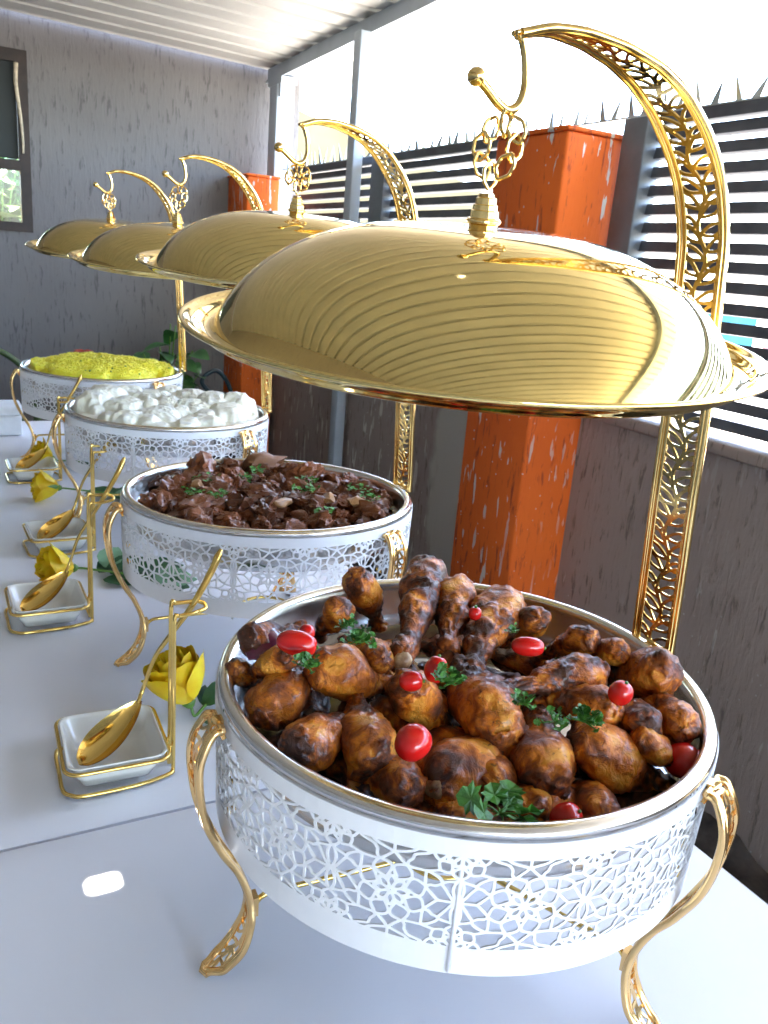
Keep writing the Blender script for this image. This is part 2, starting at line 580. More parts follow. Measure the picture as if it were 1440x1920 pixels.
def ribbon(path, widths, side, rail_r, mb_rail, mb_fil, cells=24, half=0.0009, th=0.0012, w_ref=0.03, shape=None):
    side = Vector(side).normalized()
    P, W, S = ribbon_frames(path, widths, side)
    for s in (-1, 1):
        pts = [p + side * (s * w / 2) for p, w in zip(P, W)]
        mb_rail.tube(pts, rail_r, 8, flat=1.0)
    Lt, L = vine_tile(w_ref)
    tot = S[-1]
    nt_ = max(1, round(tot / Lt))
    polys, edges = cut_tile(Lt, w_ref, L, half, cells * 2, cells, wrap=True)
    Sa = np.array(S)
    Pa = np.array([tuple(p) for p in P]); Wa = np.array(W)
    sd_ = np.array(tuple(side))
    for k in range(nt_):
        def fn(u, v, o, k=k):
            s = (k + u / Lt) / nt_ * tot
            i = int(np.searchsorted(Sa, s) - 1); i = max(0, min(i, len(Sa) - 2))
            f = (s - Sa[i]) / (Sa[i + 1] - Sa[i])
            p = Pa[i] + (Pa[i + 1] - Pa[i]) * f
            w = Wa[i] + (Wa[i + 1] - Wa[i]) * f
            t = Pa[i + 1] - Pa[i]; t = t / np.linalg.norm(t)
            nn = np.cross(t, sd_)
            return p + sd_ * ((v / w_ref - .5) * w) + nn * (o + th / 2)
        sheet_mesh(mb_fil, polys, edges, fn, th)
    return P, W

def leg_meshes():
    prof = [(.186, -.012), (.192, -.014), (.1995, -.030), (.2005, -.050), (.1955, -.080), (.183, -.110), (.169, -.135), (.1605, -.158), (.1595, -.178), (.166, -.198), (.178, -.2115), (.190, -.2165)]
    w = [.024, .026, .030, .031, .026, .016, .009, .011, .019, .024, .021, .009]
    rail, fil = MB(), MB()
    path = [(r, 0, z) for r, z in prof]
    P, W = ribbon(path, w, (0, 1, 0), .0027, rail, fil, cells=34, half=.0011, w_ref=.026)
    # second thinner bead on the outer side of each rail, foot tip and top clasp
    for s in (-1, 1):
        rail.tube([p + Vector((.0016, s * (wd / 2 - .0034), -.0003)) for p, wd in zip(P, W)], .0015, 6)
    rail.tube([P[-1] + Vector((0, -.0055, -.0005)), P[-1] + Vector((.003, 0, -.0008)), P[-1] + Vector((0, .0055, -.0005))], .0024, 8)
    top = P[0]
    rail.tube([top + Vector((0, -.0125, 0)), top + Vector((0, .0125, 0))], .0024, 8)
    rail.tube([top + Vector((-.004, -.008, -.004)), top + Vector((.003, 0, .003)), top + Vector((-.004, .008, -.004))], .0022, 6)
    rail.tube([(.1825, -.006, -.022), (.187, 0, -.012), (.1825, .006, -.022)], .0022, 6)
    rail.box(.1815, .1875, -.004, .004, -.019, -.009)
    # clip holding the cross bar
    rail.box(.1535, .1595, -.005, .005, -.176, -.160)
    return rail.mesh('leg', auto=60), fil.mesh('filigree')

ARCH = [(.180, -.003), (.1765, .06), (.172, .13), (.168, .20), (.162, .25), (.157, .29), (.153, .32), (.145, .345), (.135, .365), (.119, .385), (.098, .4035), (.075, .416), (.050, .4235), (.022, .4275), (-.004, .4270), (-.026, .421)]
ARCW = [.040] * 10 + [.038, .034, .028, .021, .013, .005]
def arch_meshes(scale):
    path = [(.18 - (.18 - x) * scale if z > .25 else x, -.015, z + (.008 * (z / .42) if scale < 1 else 0)) for x, z in ARCH]
    rail, fil = MB(), MB()
    P, W = ribbon(path, ARCW, (0, 1, 0), .0030, rail, fil, cells=44, half=.00110, w_ref=.030)
    for s in (-1, 1):     # grooved rails: two finer beads beside the main one
        rail.tube([p + Vector((0, s * (wd / 2 - .0042), 0)) for p, wd in zip(P, W)], .0018, 6)
        rail.tube([p + Vector((-.0029, s * (wd / 2 - .0006), .0)) for p, wd in zip(P, W)], .0017, 6)
    for k, z in ((0, 0),):
        rail.tube([P[k] + Vector((0, -.02, .002)), P[k] + Vector((0, .02, .002))], .0026, 8)
    tip = P[-1]
    hook = MB()
    pts = [(0, 0, .001), (.004, 0, -.004), (.0075, 0, -.014), (.0088, 0, -.026), (.006, 0, -.036), (-.001, 0, -.0405), (-.009, 0, -.038), (-.018, 0, -.0315), (-.026, 0, -.0265)]
    hp = smoothpath([tip + Vector(p) for p in pts], 5)
    hook.tube(hp, .0028, 12)
    e = hp[-1]
    hook.lathe([(0, -.0055), (.0030, -.0046), (.0050, -.0024), (.0056, 0), (.0050, .0024), (.0030, .0046), (0, .0055)], 14, c=e)
    return rail.mesh('arch', auto=70), fil.mesh('filigree'), hook.mesh('hook', smooth=True), tip + Vector((-.001, 0, -.0405))

def pan_mesh():
    mb = MB()
    prof = [(.0, -.058), (.13, -.058), (.150, -.054), (.162, -.044), (.1675, -.028), (.170, -.008), (.1712, -.002), (.173, .0010), (.176, .0016), (.179, .0010), (.1812, -.0008), (.1818, -.003), (.1812, -.0055), (.1798, -.006), (.1792, -.0048), (.1772, -.0042), (.1725, -.006), (.1715, -.010), (.169, -.030), (.1635, -.046), (.151, -.0565), (.13, -.0605), (0, -.0605)]
    mb.lathe(prof, 128)
    return mb.mesh('food_pan', auto=60)

def lid_meshes():
    n = 160
    d = MB()
    outer = [(0, .0616), (.010, .0615), (.03, .0609), (.05, .0598), (.066, .0585), (.076, .0573), (.084, .0556), (.0945, .0523), (.1045, .0482), (.1145, .0432), (.1235, .0378), (.1315, .0316), (.1395, .0252), (.1465, .0184), (.152, .0120), (.1568, .0052), (.1598, -.001), (.1610, -.005)]
    cf = (0.0613494, 0.0029785, -0.0237667, 0.0117012, -0.0026139)
    op = []
    for k in range(61):
        q = .1610 * math.sin(PI / 2 * k / 60) if k < 60 else .1610
        u = (q * 10) ** 2
        op.append((q, cf[0] + cf[1] * u + cf[2] * u ** 2 + cf[3] * u ** 3 + cf[4] * u ** 4))
    inner = [(max(0, r - .0012), z - .0014) for r, z in reversed(op)]
    d.lathe(op + inner, n)
    f = MB()
    fl = [(.1608, -.0052), (.1622, -.0064), (.1645, -.0066), (.168, -.0052), (.1708, -.0027), (.1725, -.0012), (.1745, -.0004), (.1775, .0012), (.1795, .0018), (.1806, .0012), (.1808, -.0002), (.1797, -.0012), (.1772, -.0012), (.1735, -.0030), (.170, -.0055), (.1675, -.0084), (.165, -.0096), (.1620, -.0098), (.1600, -.0085), (.1596, -.006)]
    f.lathe([(p.x, p.z) for p in smoothpath([(r, 0, z) for r, z in fl], 3)], n)
    k = MB()
    kp = [(.0, .0610), (.0085, .0612), (.0088, .0632), (.0098, .0640), (.0100, .0668), (.0086, .0672), (.0084, .0712), (.0076, .0716), (.0074, .0745), (.0064, .0749), (.0062, .0785), (.0050, .0790), (.0045, .0812), (0, .0816)]
    k.lathe(kp, 10)
    k.lathe([(.0100, .0645), (.0106, .0648), (.0106, .066), (.0100, .0663)], 24)
    return d.mesh('dome', auto=40), f.mesh('flange', smooth=True), k.mesh('knob')

def link_mesh():
    mb = MB()
    pts = []
    for a in (90, 35, -35, -90, -145, 145):
        r = .0092 if abs(abs(a) - 90) < 1 else .0062
        pts.append(Vector((r * math.cos(math.radians(a)), 0, r * math.sin(math.radians(a)))))
    dense = []
    for a, b in zip(pts, pts[1:] + pts[:1]):
        for t in (.12, .5, .88):
            dense.append(a.lerp(b, t))
    mb.tube(dense, .00125, 6, closed=True)
    return mb.mesh('link', auto=50)

# ------------------------------------------------------------------ setting: yard, walls, roof
gmb = MB()
gmb.add([(-60, -60, 0), (80, -60, 0), (80, 90, 0), (-60, 90, 0)], [(0, 1, 2, 3)])
tag(link('ground', gmb.mesh('ground'), None, M['ground']), kind='structure')

# strip of dark soil, rubble and a low kerb at the foot of the fence wall
def heightstrip(x0, x1, y0, y1, nx, ny, fz):
    mb = MB()
    vs = [(x0 + (x1 - x0) * i / nx, y0 + (y1 - y0) * j / ny, 0) for i in range(nx + 1) for j in range(ny + 1)]
    vs = [(x, y, fz(x, y)) for x, y, _ in vs]
    fs = [(i * (ny + 1) + j, (i + 1) * (ny + 1) + j, (i + 1) * (ny + 1) + j + 1, i * (ny + 1) + j + 1) for i in range(nx) for j in range(ny)]
    mb.add(vs, fs)
    return mb.mesh('soil', smooth=True)
soil = heightstrip(.62, 1.215, -.6, 3.8, 30, 160, lambda x, y: .012 + .05 * max(0, (x - .95) / .27) ** 1.5 + .03 * noise.fractal(Vector((x * 7, y * 7, 3)), 1, 2, 4) * min(1, (x - .62) * 5))
tag(link('soil', soil, None, M['soil']), kind='structure')
rnd = random.Random(3)
for i in range(26):
    mb = MB()
    bm = bmesh.new()
    bmesh.ops.create_icosphere(bm, subdivisions=2, radius=1)
    s = rnd.uniform(.008, .028)
    of = Vector((i * 3.1, 0, 0))
    for v in bm.verts:
        v.co = v.co * s * (1 + .45 * noise.noise(v.co * 1.3 + of))
        v.co.z *= .6
    me = bpy.data.meshes.new('stone'); bm.to_mesh(me); bm.free()
    me.polygons.foreach_set('use_smooth', [i % 2 == 0] * len(me.polygons))
    x = rnd.uniform(.98, 1.17); y = rnd.uniform(.1, 2.2)
    o = link('stone', me, None, M['soil'] if i % 3 else M['ground'], (x, y, .02 + .05 * max(0, (x - .95) / .27) ** 1.5 + s * .2))
    tag(o, 'dark stone lying in the rubble at the foot of the fence wall', 'stone', 'stones along the foot of the fence wall')

# fence wall: low plastered wall, two orange pillars, louvre fence, spikes
fw = thing('low_wall', 'low grey brown plastered wall with scratched finish under the louvre fence', 'wall', (0, 0, 0))
mb = MB(); mb.box(1.222, 1.38, -7.0, 3.868, -.05, .905)
link('wall_body', mb.mesh('wall_body'), fw, M['wall'])
link('sill', bevel_box(1.20, 1.40, -7.02, 3.865, .9055, .934, .006, 2, 'sill'), fw, M['wall'])
def pillar(x0, x1, y0, y1, top, label):
    p = thing('pillar', label, 'pillar', ((x0 + x1) / 2, (y0 + y1) / 2, 0))
    hx, hy = (x1 - x0) / 2, (y1 - y0) / 2
    link('pillar_body', bevel_box(-hx, hx, -hy, hy, -.05, top, .008, 2, 'pillar_body'), p, M['orange'])
    link('pillar_cap', bevel_box(-hx - .004, hx + .004, -hy - .004, hy + .004, top + .0005, top + .012, .004, 2, 'pillar_cap'), p, M['orange'])
    return p
pillar(1.045, 1.24 + .02, 1.262, 1.558, 1.60, 'orange red plastered pillar with white paint drips, in front of the fence')
pillar(1.035, 1.14 + .06, 3.575, 3.866, 1.602, 'shaded orange pillar in the far corner beside the back wall')

def fence_panel(y0, y1, label):
    t = thing('louvre_fence', label, 'fence', (1.25, (y0 + y1) / 2, .95), 0, 'dark steel louvre fence panels on the low wall')
    L = (y1 - y0) / 2
    mb = MB(); mb.box(-.011, .011, -L, L, -.0125, .0125)
    me = mb.mesh('slat'); me.materials.append(M['fence'])
    for k in range(16):
        z = .018 + k * .0425
        o = link('slat', me, t, None, (rnd.uniform(-.001, .001), 0, z))
        o.rotation_euler = (rnd.uniform(-.0012, .0012), math.radians(8), 0)
    mb = MB(); mb.box(-.02, .02, -L, L, .676, .702)
    link('top_rail', mb.mesh('top_rail'), t, M['fence'])
    return t
fence_panel(-3.4, 1.165, 'dark louvre fence panel right of the near orange pillar, colourful things behind its slats')
fence_panel(1.56, 2.505, 'louvre fence panel just left of the near orange pillar')
fence_panel(2.625, 3.50, 'farthest louvre fence panel, between the grey post and the roof post')
for y0, y1, lab in ((1.168, 1.25, 'grey steel fence post standing against the right side of the near pillar'), (2.51, 2.62, 'grey steel fence post in the middle of the louvre fence, seen between roof posts')):
    mb = MB(); mb.box(-.03, .03, -(y1 - y0) / 2, (y1 - y0) / 2, 0, .712)
    o = link('fence_post', bevel_box(-.03, .03, -(y1 - y0) / 2, (y1 - y0) / 2, 0, .712, .004, 2, 'fence_post'), None, M['fencepost'], (1.235, (y0 + y1) / 2, .9345))
    tag(o, lab, 'fence post')
sp = thing('spike_strip', 'row of sharp galvanised steel spikes along the top of the fence', 'spikes', (1.25, 1.5, 1.655))
mb = MB(); mb.box(-.012, .012, -3.0, 2.3, -.002, .003)
link('spike_base', mb.mesh('spike_base'), sp, M['spike'])
smb = MB()
smb.add([(-.002, -.010, 0), (.003, -.010, 0), (.003, .010, 0), (-.002, .010, 0), (0, 0, .070)], [(0, 3, 2, 1), (0, 1, 4), (1, 2, 4), (2, 3, 4), (3, 0, 4)])
sme = smb.mesh('spike'); sme.materials.append(M['spike'])
k = 0
y = -1.2
while y < 2.25:
    o = link('spike', sme, sp, None, (rnd.uniform(-.004, .004), y, .003))
    lean = (-.22, .24, -.16, .30)[k % 4] + rnd.uniform(-.05, .05)
    o.rotation_euler = (lean, rnd.uniform(-.25, .25), rnd.uniform(-.3, .3))
    o.scale = (1, 1, rnd.uniform(.85, 1.1))
    k += 1
    y += (.040, .068)[k % 2]

# back wall with the window opening
bw = thing('back_wall', 'tall grey scratched plaster wall closing the far end of the shelter', 'wall', (0, 0, 0))
mb = MB()
WX0, WX1, WZ0, WZ1 = -.62, .115, 1.262, 2.015
mb.box(-2.4, WX0, 3.87, 4.05, -.05, 2.6); mb.box(WX1, 1.40, 3.87, 4.05, -.05, 2.6)
mb.box(WX0, WX1, 3.87, 4.05, -.05, WZ0); mb.box(WX0, WX1, 3.87, 4.05, WZ1, 2.6)
link('wall_body', mb.mesh('wall_body'), bw, M['backwall'])
hw = thing('added_side_wall', 'unseen long grey plastered wall added on the left to darken reflections', 'wall', (0, 0, 0))  # unseen wall added on the left so the gold mirrors something darker
mb = MB(); mb.box(-1.95, -1.78, -7.2, 3.868, -.05, 2.7)
link('wall_body', mb.mesh('wall_body'), hw, M['backwall'])
win = thing('window', 'dark timber framed window with louvre panes above and a clear pane below', 'window', (0, 3.87, WZ0))
FW = .045
fr = MB()
H = WZ1 - WZ0
fr.box(WX0, WX0 + FW, -.012, .05, 0, H); fr.box(WX1 - FW, WX1, -.012, .05, 0, H)
fr.box(WX0 + FW, WX1 - FW, -.0125, .05, 0, .04); fr.box(WX0 + FW, WX1 - FW, -.0125, .05, H - .05, H)
link('frame', fr.mesh('frame'), win, M['wood'])
fr = MB(); fr.box(WX0 + FW, WX1 - FW, -.010, .045, .262, .305)
link('transom', fr.mesh('transom'), win, M['wood'])
gl, nt, b = newmat('window glass'); b.inputs['Base Color'].default_value = (.75, .8, .78, 1); b.inputs['Roughness'].default_value = .04
b.inputs['Transmission Weight'].default_value = 1.0; b.inputs['IOR'].default_value = 1.3
M['glass'] = gl
M['louvre_glass'] = simple('dark louvre glass', (.006, .013, .013), .6)
fr = MB(); fr.box(WX0 + FW, WX1 - FW, .02, .024, .04, .262)
link('pane', fr.mesh('pane'), win, M['glass'])
lm = MB(); lm.box(WX0 + FW + .001, WX1 - FW - .001, -.003, .003, 0, .105)
lme = lm.mesh('pane'); lme.materials.append(M['louvre_glass'])
for k in range(4):
    o = link('pane', lme, win, None, (0, .022 + .002 * (k % 2), .31 + k * .0985)); o.rotation_euler = (.08, 0, 0)
# torn strip of sealant hanging down the window edge
tm = MB()
tp = smoothpath([(.070, -.016, .70), (.066, -.017, .62), (.074, -.017, .54), (.082, -.018, .46), (.086, -.018, .38), (.085, -.016, .335)], 6)
tm.tube(tp, [.010 - .0002 * i for i in range(len(tp))], 7, flat=.35)
link('sealant_strip', tm.mesh('sealant_strip', smooth=True), win, simple('old cream sealant', (.50, .42, .30), .7, 0, 60, .3, .5))

# roof: corrugated sheets, beam, posts
def roof_z(x, y=3.87): return 2.160 - .030 * x + .024 * (3.87 - y)
def roof_mesh(x0, x1, ys, name):
    """ys: list of (y, h) profile; small gap opened where the nail hole is"""
    xs = [x0, HX - .0095, HX + .0095, x1]
    mb = MB()
    idx = {}
    V = []
    for i, x in enumerate(xs):
        for j, (y, h) in enumerate(ys):
            V.append((x, y, roof_z(x, y) + h))
    n = len(ys)
    F = []
    for i in range(3):
        for j in range(n - 1):
            ym = (ys[j][0] + ys[j + 1][0]) / 2
            if i == 1 and abs(ym - HY) < .006: continue
            F.append((i * n + j, i * n + j + 1, (i + 1) * n + j + 1, (i + 1) * n + j))
    mb.add(V, F)
    return mb.mesh(name)
# where the sun ray that makes the bright spot on the table passes the roof
spot = Vector((-.242, .133, TZ))
tt = (2.247 - TZ) / sd.z
HP = spot + sd * tt
HX, HY = HP.x, HP.y
prof = []
pitch = .1455
y = -7.2
ribs = []
ns = int((3.868 + 7.2) / pitch)
ysl = []
for k in range(ns + 1):
    yb = -7.2 + k * pitch
    for dy, h in ((0, 0), (.050, .0), (.100, 0), (.112, .030), (.128, .030), (.1425, 0)):
        if yb + dy < 3.868: ysl.append((yb + dy, h))
ys2 = []
for a, b_ in zip(ysl[:-1], ysl[1:]):
    ys2.append(a)
    for yc in (HY - .006, HY + .006):
        if a[0] < yc < b_[0]:
            f = (yc - a[0]) / (b_[0] - a[0]); ys2.append((yc, a[1] + (b_[1] - a[1]) * f))
ys2.append(ysl[-1])
rf = thing('canopy_roof', 'corrugated metal canopy roof sheets with trapezoid ribs over the tables', 'roof', (0, 0, 0))
# sheets lap every six ribs; each is its own part
span = pitch * 6
k = 0
ya = -7.2
while ya < 3.86:
    yb = min(ya + span + .06, 3.868)
    part = [p for p in ys2 if ya - 1e-6 <= p[0] <= yb + 1e-6]
    dz = .0012 * (k % 2)
    me = roof_mesh(-1.95, 1.635 + rnd.uniform(-.012, .012), [(p[0], p[1] + dz) for p in part], 'roof_sheet')
    me.materials.append(M['roof'])
    o = link('roof_sheet', me, rf)
    sm = o.modifiers.new('thickness', 'SOLIDIFY'); sm.thickness = .0008; sm.offset = 1
    ya += span; k += 1

bm_ = thing('roof_beam', 'pale grey blue steel beam carrying the canopy roof', 'beam', (0, 0, 0))
def skew_box(p0, p1, w, h):
    p0, p1 = Vector(p0), Vector(p1)
    mb = MB()
    vs = []
    for p in (p0, p1):
        vs += [(p.x - w / 2, p.y, p.z), (p.x + w / 2, p.y, p.z), (p.x + w / 2, p.y, p.z + h), (p.x - w / 2, p.y, p.z + h)]
    mb.add(vs, [(0, 1, 2, 3), (7, 6, 5, 4), (0, 4, 5, 1), (1, 5, 6, 2), (2, 6, 7, 3), (3, 7, 4, 0)])
    return mb
link('beam_body', skew_box((1.235, -7.0, 2.062 + .024 * 10.83), (1.235, 3.83, 2.062), .05, .058).mesh('beam_body'), bm_, M['frame'])
b2 = MB(); b2.box(1.195, 1.275, 3.60, 3.78, 2.030, 2.0605); b2.box(1.200, 1.208, 3.62, 3.74, 1.975, 2.030)
link('bracket', b2.mesh('bracket'), bm_, M['frame'])
link('flange', skew_box((1.2045, -7.0, 2.056 + .024 * 10.83), (1.2045, 3.83, 2.056), .009, .012).mesh('flange'), bm_, M['frame'])
b4 = thing('roof_post', 'thick pale blue steel post at the end of the back wall', 'post', (1.235, 3.69, .9345))
link('post_body', bevel_box(-.045, .045, -.05, .05, 0, 1.095, .004, 2, 'post_body'), b4, M['frame'])
b5 = thing('roof_post', 'thin pale blue steel post standing in front of the louvre fence', 'post', (1.18, 2.72, .0))
link('post_body', bevel_box(-.021, .021, -.03, .03, 0, 2.087, .003, 2, 'post_body'), b5, M['frame'])
link('foot_bracket', bevel_box(-.02, .03, -.24, -.034, 1.315, 1.335, .002, 2, 'foot_bracket'), b5, M['frame'])
link('foot_bracket', bevel_box(.0215, .03, -.03, .03, 1.36, 1.42, .002, 2, 'foot_bracket'), b5, M['frame'])

# beyond the fence: tan roofed house, overhead wire, colourful cloths
hs = thing('house', 'tan house with one sloping roof line beyond the fence, hazy in the sunlight', 'house', (6.5, 12.5, 0))
hm = MB()
hm.box(-2.9, 3.1, .05, 4.0, 0, 1.5)
link('house_wall', hm.mesh('house_wall'), hs, simple('tan house wall', (.16, .12, .06), .9, 0, 2, .15))
hm = MB()
hm.add([(-3.2, 0, 1.505), (3.6, 0, 1.505), (3.6, 0, 2.25), (-3.2, 0, 3.72), (-3.2, 4.3, 1.505), (3.6, 4.3, 1.505), (3.6, 4.3, 2.25), (-3.2, 4.3, 3.72)],
       [(0, 1, 2, 3), (7, 6, 5, 4), (0, 3, 7, 4), (1, 5, 6, 2), (3, 2, 6, 7), (0, 4, 5, 1)])
link('house_roof', hm.mesh('house_roof'), hs, simple('tan roof', (.12, .098, .045), .9, 0, 1.2, .3, .3, 20))
wm = MB()
wm.tube(smoothpath([(8, 6.9, 4.95), (8, 8.7, 4.73), (8, 10.4, 4.55), (8, 12.4, 4.26), (8, 15.1, 4.03), (8, 16.8, 3.93), (8, 21, 3.8)], 4), .010, 6)
tag(link('overhead_wire', wm.mesh('overhead_wire', smooth=True), None, M['wire']), 'thin overhead cable crossing the white sky behind the golden arch', 'cable')
def cloth_item(name, y0, y1, z0, z1, x, col, label, cat='cloth', thick=.01):
    mb = MB(); nx = 14; nz = 6
    for s in (0, 1):
        vs = [(x + s * thick + .03 * math.sin(i * 1.3 + y0 * 5) * (1 - j / nz * .6), y0 + (y1 - y0) * i / nx, z0 + (z1 - z0) * j / nz) for i in range(nx + 1) for j in range(nz + 1)]
        fs = [(i * (nz + 1) + j, (i + 1) * (nz + 1) + j, (i + 1) * (nz + 1) + j + 1, i * (nz + 1) + j + 1) for i in range(nx) for j in range(nz)]
        if s: fs = [tuple(reversed(q)) for q in fs]
        mb.add(vs, fs)
    tag(link(name, mb.mesh(name, smooth=True), None, simple(name + '_cloth', col, .8)), label, cat)
lt = thing('clothes_line', 'line with pegged cloths outside the fence, seen between the slats', 'clothes line', (2.6, 2.0, 0))
lm = MB(); lm.tube([(0, -1.6, 1.22), (0, 0, 1.19), (0, 1.8, 1.22)], .003, 6)
link('cord', lm.mesh('cord'), lt, M['wire'])
for yy in (-1.6, 1.8):
    lm = MB(); lm.tube([(0, yy, 0), (0, yy, 1.25)], .016, 8); link('pole', lm.mesh('pole'), lt, M['fencepost'])
cloth_item('cyan_towel', 1.86, 2.42, .98, 1.188, 2.6, (.05, .25, .33), 'bright cyan towel hanging beyond the fence above the lid rim', 'towel')
cloth_item('pink_cloth', 1.42, 1.80, .96, 1.193, 2.6, (.60, .30, .32), 'pale pink cloth hanging right of the cyan towel', 'cloth')
cloth_item('blue_cloth', 1.95, 2.10, .70, .80, 2.45, (.05, .16, .42), 'small blue cloth low behind the bottom slats', 'cloth')
cloth_item('white_cloth', 1.30, 1.90, .55, .78, 2.5, (.62, .66, .72), 'white cloth hanging low behind the bottom slats, at the right', 'cloth')
cloth_item('rose_cloth', 2.15, 2.62, .55, .78, 2.5, (.55, .22, .24), 'rose pink cloth hanging low behind the bottom slats, left of the blue one', 'cloth')
for yy, zz in ((1.375, .64), (2.02, .60), (2.4, .62)):
    pass
# ------------------------------------------------------------------ tables
def table(y0, y1, label):
    t = thing('banquet_table', label, 'table', (-.18, (y0 + y1) / 2, 0))
    L = (y1 - y0) / 2
    # cloth: top plus drop on the sides with soft folds
    mb = MB()
    x0, x1 = -.46, .459
    nx, ny = 60, 90
    vs = []
    for i in range(nx + 1):
        for j in range(ny + 1):
            x = x0 + (x1 - x0) * i / nx; y = -L + 2 * L * j / ny
            d = min(x - x0, x1 - x, y + L, L - y)
            z = TZ - .0005 + .0009 * noise.noise(Vector((x * 6 + y0, y * 6, 1)))
            if d < .003: z -= .0022
            vs.append((x, y, z))
    fs = [(i * (ny + 1) + j, (i + 1) * (ny + 1) + j, (i + 1) * (ny + 1) + j + 1, i * (ny + 1) + j + 1) for i in range(nx) for j in range(ny)]
    mb.add(vs, fs)
    per = []
    n = 240
    for k in range(n):
        s = k / n * 4
        if s < 1: p = (x0 + (x1 - x0) * s, -L)
        elif s < 2: p = (x1, -L + 2 * L * (s - 1))
        elif s < 3: p = (x1 - (x1 - x0) * (s - 2), L)
        else: p = (x0, L - 2 * L * (s - 3))
        per.append(p)
    rows = 12
    vs = []
    for r in range(rows + 1):
        d = r / rows
        for k, (px, py) in enumerate(per):
            w = .012 * d * math.sin(k * .9) if not (abs(py) >= L - 1e-4) else 0.0
            nxn = (1 if px >= x1 - 1e-6 else -1 if px <= x0 + 1e-6 else 0)
            vs.append((px + nxn * (w * .6 + .002 * min(1, d * 8)) * (1 if r else 0), py, TZ - .0027 - d * .62))
    fs = []
    for r in range(rows):
        for k in range(n):
            k2 = (k + 1) % n
            fs.append((r * n + k, (r + 1) * n + k, (r + 1) * n + k2, r * n + k2))
    mb.add(vs, fs)
    link('tablecloth', mb.mesh('tablecloth', auto=40), t, M['cloth'])
    link('table_top', bevel_box(-.45, .45, -L + .006, L - .006, TZ - .03, TZ - .0055, .004, 1, 'table_top'), t, M['foam'])
    for sx in (-1, 1):
        for sy in (-1, 1):
            lm = MB(); lm.tube([(sx * .38, sy * (L - .12), 0), (sx * .38, sy * (L - .12), TZ - .031)], .014, 10)
            link('leg', lm.mesh('leg'), t, M['fencepost'])
table(-1.25, .2055, 'near banquet table under a smooth white cloth, holding the chicken dish')
table(.2095, 2.062, 'far banquet table under a white cloth, holding the stew, pap and rice dishes')

# ------------------------------------------------------------------ serving stands, pans, lids
DISH = [(0.0, 0.0), (0.033, 0.502), (0.044, 1.063), (0.020, 1.589)]
TILT = [(.0067, .0212), (-.0056, -.0294), (0, .0052), (-.005, .030)]
LEGROT = [0, 2, 3, 2]
names = ['roast chicken', 'beef stew', 'white pap', 'yellow rice']
shell_me = shell_mesh(-122.5); shell_me.materials.append(M['white_enamel'])
leg_me, legf_me = leg_meshes(); leg_me.materials.append(M['gold_leg']); legf_me.materials.append(M['gold_leg'])
arch0, archf0, hook0, hb0 = arch_meshes(1.0)
arch1, archf1, hook1, hb1 = arch_meshes(.84)
for m_ in (arch0, archf0, hook0, arch1, archf1, hook1): m_.materials.append(M['gold'])
bar = MB()
for a in (56, 176, 296):
    c, s = math.cos(math.radians(a)), math.sin(math.radians(a))
    bar.tube(smoothpath([(.156 * c, .156 * s, -.170), (.149 * c, .149 * s, -.163), (.135 * c, .135 * s, -.1615), (.08 * c, .08 * s, -.1615), (.032 * c, .032 * s, -.1615)], 4), .0021, 8)
bar.tube([(.032 * math.cos(2 * PI * k / 32), .032 * math.sin(2 * PI * k / 32), -.1615) for k in range(32)], .0021, 8, closed=True)
bar_me = bar.mesh('cross_bar', smooth=True); bar_me.materials.append(M['gold_wire'])
pan_me = pan_mesh(); pan_me.materials.append(M['steel'])
dome_me, flange_me, knob_me = lid_meshes()
for m_ in (dome_me, flange_me): m_.materials.append(M['gold_lid'])
knob_me.materials.append(M['gold'])
lk = link_mesh(); lk.materials.append(M['gold'])
# small fittings on the inside of the shell: white seam rods and gold nuts
rod = MB(); rod.tube([(.1806, 0, -.100), (.1806, 0, -.012)], .0016, 8)
rod_me = rod.mesh('seam_rod', smooth=True); rod_me.materials.append(M['white_enamel'])
nut = MB(); nut.lathe([(0, 0), (.0042, 0), (.0042, .0035), (.0018, .0036), (.0018, .008), (0, .008)], 6)
nut_me = nut.mesh('nut'); nut_me.materials.append(M['gold'])

def tiltm(i, k=.6):
    tx, ty = TILT[i]
    return Matrix.Rotation(-tx * k, 4, 'Y') @ Matrix.Rotation(ty * k, 4, 'X')
DM = []
stand_lab = ['nearest white and gold serving stand with pierced flower band, holding the roast chicken pan',
             'second white and gold serving stand, holding the dark beef stew pan',
             'third white and gold serving stand, holding the heaped white pap',
             'farthest white and gold serving stand, holding the yellow rice']
pan_lab = ['shiny steel pan filled with roast drumsticks', 'shiny steel pan filled with beef stew and chopped herbs', 'steel pan heaped with white pap', 'steel pan filled with yellow rice']
lid_lab = ['largest looking golden dome lid hanging over the roast chicken, mirroring the roof ribs', 'golden dome lid hanging over the beef stew, second from the front', 'golden dome lid hanging over the white pap, third from the front', 'smallest looking golden dome lid at the far end, over the yellow rice']
LIDP = [(-.034, -.010, RIM + .2525), (.0505, .5024, RIM + .2735), (.0549, 1.054, RIM + .262), (.0404, 1.5788, RIM + .269)]
LIDT = [(.0441, .089), (.030, .0868), (.0348, .0894), (.035, .0987)]
